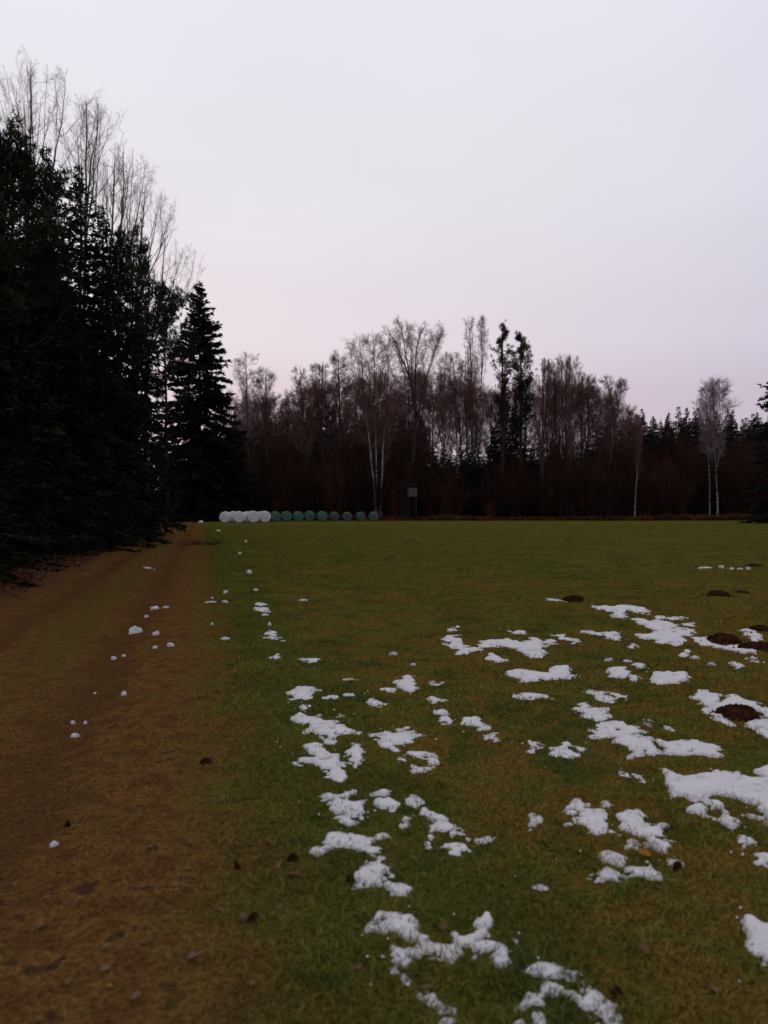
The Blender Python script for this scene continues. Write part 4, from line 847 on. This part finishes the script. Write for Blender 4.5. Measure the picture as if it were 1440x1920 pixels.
def lump(name, label, cat, group, x, y, w, dpt, h, mat, seed, rough=.25, n=26, crumb=0):
    gq = np.random.default_rng(seed); geo = Geo(); th = np.linspace(0, 2 * np.pi, n, endpoint=False); rows = 10; V = []; Q = []
    for i in range(rows):
        f = i / (rows - 1); r = math.cos(f * math.pi / 2) ** .6 if i < rows - 1 else .10; z = math.sin(f * math.pi / 2) ** (.8 if not crumb else 1.25) * h - .02 * (i == 0)
        k = 1 + (vnoise(np.cos(th) * 1.5 + seed * 3.1, np.sin(th) * 1.5 + f * 1.2, seed) - .5) * 2 * rough + (vnoise(np.cos(th) * 5 + seed, np.sin(th) * 5 + f * 4, seed + 5) - .5) * rough * .8
        V.append(np.stack([np.cos(th) * r * w / 2 * k, np.sin(th) * r * dpt / 2 * k, z * (1 + (vnoise(np.cos(th) * 1.6 + 7, np.sin(th) * 1.6 + f * 2, seed + 1) - .5) * .9 * rough) + 0 * th], -1))
    for i in range(rows - 1):
        for j in range(n): Q.append((i * n + j, i * n + (j + 1) % n, (i + 1) * n + (j + 1) % n, (i + 1) * n + j))
    V = np.concatenate(V); T = [((rows - 1) * n + j, (rows - 1) * n + (j + 1) % n, len(V)) for j in range(n)]; V = np.concatenate([V, [[0, 0, V[-n:, 2].mean() * 1.005]]])
    V += gq.normal(0, 1, V.shape) * min(w, .3) * (.010 if not crumb else .014); geo.add(V, Q, T)
    for q in range(crumb):                       # crumbs of soil lying on and round the heap
        a = gq.random() * 6.283; rr = gq.uniform(.15, 1.55); c = w * gq.uniform(.018, .055)
        p = np.array([math.cos(a) * rr * w / 2, math.sin(a) * rr * dpt / 2, max(0, h * (1 - rr ** 2) ** .6 if rr < 1 else 0.) + .003])
        o8 = np.array([(1, 0, 0), (0, 1, 0), (-1, 0, 0), (0, -1, 0), (0, 0, .8), (0, 0, -.6)]) * c * gq.uniform(.6, 1.3, (6, 1)) + p
        geo.add(o8, None, [(0, 1, 4), (1, 2, 4), (2, 3, 4), (3, 0, 4), (1, 0, 5), (2, 1, 5), (3, 2, 5), (0, 3, 5)])
    return tag(obj(name, geo.mesh(name, M[mat], not crumb), None, (x, y, gz(x, y))), label, cat, group)
CL = [  # photo u, v of the base, width and height in photo pixels, label
    (253, 1181, 23, 15, 'largest snow clump on the track'), (292, 1190, 13, 8, 'snow clump right of the largest one on the track'), (290, 1139, 19, 7, 'long snow clump on the track above the largest'),
    (310, 1137, 13, 4, 'flat snow bit at the right end of the long clump'), (273, 1154, 10, 4, 'small snow clump just above the largest one'), (320, 1214, 14, 6, 'snow clump farthest right on the track'),
    (291, 1216, 9, 4, 'little snow clump left of the farthest right one'), (211, 1229, 10, 6, 'snow clump at the left of a short row on the track'), (231, 1225, 7, 3, 'flat snow crumb in the short row on the track'),
    (231, 1306, 10, 7, 'lone snow clump halfway down the track'), (177, 1295, 5, 3, 'tiny snow crumb left of the lone clump on the track'), (135, 1349, 8, 6, 'upper snow clump of the pair at lower left'),
    (140, 1369, 15, 6, 'lower long snow clump of the pair at lower left'), (159, 1350, 5, 4, 'tiny snow crumb right of the pair at lower left'), (99, 1574, 13, 9, 'small hard white snow bit low on the track'),
    (274, 1067, 14, 3, 'thin snow streak far up the track'), (289, 1067, 4, 2, 'snow speck right of the far streak'), (376, 980, 9, 5, 'snow lump at the far end of the track left of the bales'),
    (408, 996, 8, 4, 'snow lump below the first white bale'), (460, 1016, 6, 5, 'snow lump in the grass below the white bales'), (449, 1039, 6, 5, 'snow lump below and left of the previous far one'),
    (466, 1075, 11, 9, 'snow lump leading the far line of heaps'), (480, 1110, 9, 4, 'flat snow lump second in the far line'), (497, 1154, 12, 5, 'snow crumb under the third heap'), (505, 1174, 9, 6, 'snow crumb above the second heap'),
    (422, 1114, 10, 6, 'snow crumb right beside the track border, upper'), (421, 1132, 12, 5, 'snow crumb right beside the track border, lower'), (396, 1131, 22, 3, 'thin snow dash on the track border'), (397, 1124, 5, 3, 'snow speck above the thin dash on the border'),
    (397, 1172, 5, 4, 'snow speck alone on the track border'), (738, 1228, 16, 6, 'snow lump alone in mid meadow'), (775, 1249, 12, 4, 'flat snow bit below the lone mid meadow lump'), (422, 1201, 15, 5, 'dull snow bit in the green strip beside the track'),
    (569, 1127, 18, 3, 'thin snow trace far out in the meadow'), (1305, 1236, 17, 5, 'snow bit left of the band under the molehill'), (1335, 1250, 17, 6, 'snow bit below the band under the molehill'), (1144, 1243, 17, 5, 'snow bit above the smooth oval patch'), (1177, 1244, 17, 5, 'snow bit second above the smooth oval patch'),
    (1323, 1066, 24, 3, 'snow trace near the far right of the meadow'), (1354, 1065, 9, 4, 'snow speck right of the far right trace'), (1373, 1068, 10, 3, 'second snow speck right of the far right trace'), (1388, 1069, 12, 3, 'third snow speck right of the far right trace'), (1403, 1068, 9, 3, 'last snow speck toward the far right molehill'),
]
for k, (u, v, w, h, lab) in enumerate(CL):
    x, y = gp(u, v); W = w / F * y * (1.0 if w > 20 else .9); Hh = max(.010, h / F * y * .72); D = min(W, max(.4 * W, Hh * 1.4))
    lump('snow_clump', lab, 'snow clump', 'snow clumps scattered over the ground', x, y + D * .4, W, D, Hh + .008, 'snow', 600 + k, .58)
# crumbs too many to count between the patches
def crumbs():
    gq = np.random.default_rng(61); geo = Geo(); n = 150
    for k in range(n):
        p = POLYS[gq.integers(len(POLYS))]; q = p[gq.integers(len(p))]; x, y = q + gq.normal(0, .05 + .008 * q[1], 2); r = gq.uniform(.002, .006) * (1 + y * .03)
        if y < 1.8: continue
        th = np.arange(6) * 1.047; ring = np.stack([np.cos(th) * r * gq.uniform(.7, 1.6), np.sin(th) * r, 0 * th], -1) + np.array([x, y, gz(x, y) + .014]); top = np.array([[x, y, gz(x, y) + .018 + r * .45]])
        geo.add(np.concatenate([ring, top]), None, [(a, (a + 1) % 6, 6) for a in range(6)])
    tag(obj('snow_crumbs', geo.mesh('snow_crumbs', M['snow'], True)), 'loose crumbs of melting snow around the patches', 'snow', kind='stuff')
crumbs()

# ------------------------------------------------------------------ molehills, dark lumps, dead weeds, leaves
MH = [(1396, 1350, 78, 24, 'brown molehill ringed by snow at the right edge'), (1366, 1206, 66, 20, 'wide dark molehill standing in a snow band'), (1432, 1222, 60, 18, 'molehill cut by the right edge behind the snow band'),
      (1434, 1186, 44, 15, 'molehill at the right edge above the snow wedge'), (1080, 1130, 36, 17, 'pointed dark molehill farthest left, with a thin snow line'), (1352, 1119, 44, 14, 'flat dark molehill far out at right without snow'), (1395, 1113, 28, 5, 'low spread soil right of the flat far molehill'), (1418, 1062, 24, 6, 'farthest small molehill near the right edge')]
for k, (u, v, w, h, lab) in enumerate(MH):
    x, y = gp(u, v); W = w / F * y; D = W * .8
    lump('molehill', lab, 'molehill', 'molehills on the meadow', x, y + D * .42, W, D, max(.035, h / F * y * .66), 'soil', 700 + k, .26, 30, 70)
DARK_LUMPS = [(548, 1624, 24, 12, 'dark lump beside the fallen tan leaves'), (655, 1672, 26, 16, 'dark lump put in for the dark spot at the left foot of the thick snow lump'), (474, 1740, 34, 14, 'dark lump among leaves at the track border'), (1275, 1640, 26, 9, 'dark lump right of the wavy snow strip'), (386, 1427, 30, 9, 'dark lump on the track border halfway down'), (442, 1634, 14, 10, 'small dark lump in the green strip beside the track'), (125, 1528, 12, 12, 'dark lump beside a pale leaf on the track'), (1160, 1880, 30, 16, 'dark lump right of the ring shaped snow patch')]
for k, (u, v, w, h, lab) in enumerate(DARK_LUMPS):  # raised dark lumps put in where the grass has dark spots
    x, y = gp(u, v); W = w / F * y * .78; lump('dark_lump', lab, 'soil clod', 'dark lumps in the grass', x, y + W * .3, W, W * .7, .035, 'soil', 720 + k, .4, 16, 14)
def weeds(u0, u1, v, n, hmax, label, seed):
    gq = np.random.default_rng(seed); xa, y = gp(u0, v); xb, _ = gp(u1, v); cx = (xa + xb) / 2; z0 = gz(cx, y)
    x = gq.uniform(xa, xb, n) - cx; yy = gq.normal(0, .5, n); b = np.stack([x, yy, ground_z(x + cx, yy + y) - z0], -1)
    d = gq.normal(0, .4, (n, 3)) + np.array([0, 0, .7]); L_ = gq.uniform(.3, 1, n)[:, None] * hmax
    P = np.stack([b, b + d * L_ * .5, b + d * L_ + gq.normal(0, .05, (n, 3))], 1); geo = Geo(); geo.add(*tubes(P, np.array([[.008, .006, .003]]).repeat(n, 0), 3))
    B, BR = branch(P, np.full((n, 3), .006), 3, .4, 1, 40, 15, lambda t, L: L * .4, 3, .8, 0, .15, gq); geo.add(*tubes(B, BR, 3))
    o = thing('weed_clump', label, 'weeds', (cx, y, z0)); tag(obj('stalks', geo.mesh('stalks', M['stalk']), o), kind='stuff')
weeds(350, 412, 1022, 150, .22, 'dark tangle of dead weed stalks at the far right side of the track', 5)
def leaf_mesh(mat, seed, curl):
    gq = np.random.default_rng(seed); V = []; Q = []; n = 7; m = 5
    for i in range(n):
        t = i / (n - 1); w = .40 * math.sin(math.pi * min(1, t ** .8 * .96 + .03)) ** 1.25 * (1 + .18 * math.sin(i * 2.6 + seed))
        for j in range(m):
            s = (j / (m - 1) - .5) * 2; V.append(((t - .5) * 1.0, s * w + .03 * math.sin(i * 2.1 + seed), curl * (s * s * .30 * w / .42 + (t - .5) ** 2 * .55) + gq.normal(0, .018)))
    for i in range(n - 1):
        for j in range(m - 1): a = i * m + j; Q.append((a, a + 1, a + m + 1, a + m))
    Vt = np.array(V); nb = len(V); lower = Vt - np.array([0, 0, .02]); Q2 = [(d + nb, c + nb, b + nb, a + nb) for a, b, c, d in Q]
    return mesh('fallen_leaf', np.concatenate([Vt, lower]), Q + Q2, None, M[mat], True)
LM = {k: [leaf_mesh(k, s, c) for s, c in ((1, .8), (2, -.7), (3, .35))] for k in ('leaf_tan', 'leaf_grey', 'leaf_yellow', 'leaf_red')}
LV = [(88, 1690, 20, 'leaf_grey', 'pale curled leaf with dark shadow on the lower track'), (135, 1534, 18, 'leaf_grey', 'pale leaf above the hard white snow bit on the track'), (362, 1486, 11, 'leaf_tan', None), (404, 1537, 10, 'leaf_tan', None),
      (354, 1582, 13, 'leaf_tan', None), (421, 1572, 11, 'leaf_grey', None), (403, 1571, 11, 'leaf_tan', None), (354, 1633, 13, 'leaf_tan', None), (396, 1627, 13, 'leaf_tan', None), (343, 1680, 20, 'leaf_grey', None), (415, 1711, 18, 'leaf_grey', None),
      (200, 1784, 22, 'leaf_grey', 'upper left leaf of the pair low on the track'), (223, 1789, 17, 'leaf_tan', None), (268, 1780, 15, 'leaf_grey', None), (196, 1825, 23, 'leaf_grey', None), (364, 1815, 31, 'leaf_grey', 'large pale leaf low on the track near the green strip'),
      (204, 1862, 22, 'leaf_yellow', 'yellow leaf near the bottom of the track'), (254, 1889, 28, 'leaf_grey', 'pale round leaf near the bottom picture edge'), (387, 1828, 15, 'leaf_red', None), (72, 1734, 22, 'leaf_grey', None), (237, 1470, 12, 'leaf_tan', None),
      (153, 1436, 14, 'leaf_tan', None), (457, 1727, 22, 'leaf_grey', 'grey leaf leaning on the dark lump at the track border'), (480, 1729, 18, 'leaf_grey', None), (130, 1853, 22, 'leaf_tan', None), (137, 1893, 12, 'leaf_grey', None), (280, 1597, 20, 'leaf_grey', None),
      (550, 1652, 26, 'leaf_tan', 'tan leaf lying under the dark lump'), (517, 1631, 32, 'leaf_tan', 'broad tan leaf left of the dark lump'), (503, 1592, 16, 'leaf_grey', None), (521, 1716, 16, 'leaf_tan', None), (895, 1472, 15, 'leaf_tan', None), (825, 1479, 17, 'leaf_red', 'reddish leaf right of the curving snow chain'),
      (673, 1843, 26, 'leaf_grey', 'grey leaf left of the snow patch with the drip'), (800, 1870, 30, 'leaf_grey', 'grey leaf above the bottom snow tongue'), (832, 1757, 20, 'leaf_tan', None), (1210, 1805, 27, 'leaf_tan', 'pale tan leaf alone in the lower right grass'), (1344, 1867, 30, 'leaf_grey', 'grey leaf in the lower right grass'),
      (1210, 1617, 27, 'leaf_yellow', 'orange leaf below the slanting snow patch'), (940, 1345, 14, 'leaf_red', 'small rust leaf above the knobbed snow streak'), (470, 1870, 22, 'leaf_tan', None), (440, 1790, 14, 'leaf_tan', None), (30, 1640, 16, 'leaf_grey', None), (310, 1735, 14, 'leaf_tan', None)]
for k, (u, v, w, mt, lab) in enumerate(LV):
    x, y = gp(u, v); s = w / F * y * .95; o = obj('fallen_leaf', LM[mt][k % 3], None, (x, y, gz(x, y) + .016)); o.scale = (s, s, s)
    o.rotation_euler = (g.normal(0, .25), g.normal(0, .25), g.random() * 6.28)
    tag(o, lab or 'small faded leaf lying in the turf of the track and meadow', 'leaf', 'fallen leaves in the grass')

# ------------------------------------------------------------------ grass
def grass():
    gq = np.random.default_rng(21); n = 490000
    d = 1.5 * (75 / 1.5) ** gq.random(n); x = (gq.random(n) - .5) * 2 * (.62 * d + .5); y = d
    c = x + SL * y; keep = (c > -4.4) & (gq.random(n) < np.where(c < .1, .66, 1.))
    x, y, c = x[keep], y[keep], c[keep]
    inside = np.full(len(x), -1.)
    for p in POLYS:
        lo = p.min(0) - .02; hi = p.max(0) + .02; m = np.where((x > lo[0]) & (x < hi[0]) & (y > lo[1]) & (y < hi[1]))[0]
        if len(m): inside[m] = np.maximum(inside[m], poly_sd(x[m], y[m], p))
    keep = (inside < .004) | (gq.random(len(x)) < np.where(inside < .02, .80, np.where(inside < .05, .36, np.where(inside < .09, .12, .025)))); x, y, c = x[keep], y[keep], c[keep]; n = len(x)
    clump = fbm(x * 3.2, y * 3.2, 41); tr = np.clip((.3 - c) / .5, 0, 1)
    L = (gq.uniform(.028, .062, n) * (.45 + 1.1 * clump)) * (1 - .45 * tr) * np.where(gq.random(n) < .012, 1.5, 1.)
    W = .0036 * gq.uniform(.7, 1.4, n) * np.maximum(1, y / 4.5)
    lean = gq.normal(0, 1, (n, 2)) * (.75 + .5 * tr)[:, None] + np.array([.18, -.12]); up = gq.uniform(.45, 1., n)
    D = np.stack([lean[:, 0], lean[:, 1], up * 1.0], -1); D /= np.linalg.norm(D, axis=1, keepdims=True)
    az = gq.random(n) * 6.283; sv = np.stack([np.cos(az), np.sin(az), 0 * az], -1) * (W / 2)[:, None]
    B = np.stack([x, y, ground_z(x, y) - .004], -1); tint = gq.random(n)
    near = y < 8; V = []; Q = []; T = []; A = []
    b, dd, s, l = B[near], D[near], sv[near], L[near][:, None]; mid = b + dd * l * .55; tip = b + dd * l * np.array([1, 1, .72]) + dd * np.array([1, 1, 0]) * l * .25; k = len(b)
    V.append(np.stack([b - s, b + s, mid + s * .8, mid - s * .8, tip], 1).reshape(-1, 3)); i = np.arange(k)[:, None] * 5
    Q = i + np.array([0, 1, 2, 3]); T.append(i + np.array([3, 2, 4])); A.append(np.repeat(tint[near], 5))
    f = ~near; b, dd, s, l = B[f], D[f], sv[f], L[f][:, None]; k2 = len(b)
    V.append(np.stack([b - s, b + s, b + dd * l], 1).reshape(-1, 3)); T.append(k * 5 + np.arange(k2 * 3).reshape(-1, 3)); A.append(np.repeat(tint[f], 3))
    me = mesh('grass', np.concatenate(V), Q, np.concatenate(T), M['blade'], False, {'tint': np.concatenate(A)})
    tag(obj('grass', me), 'short mixed green and straw coloured grass blades on track and meadow', 'grass', kind='stuff')
grass()
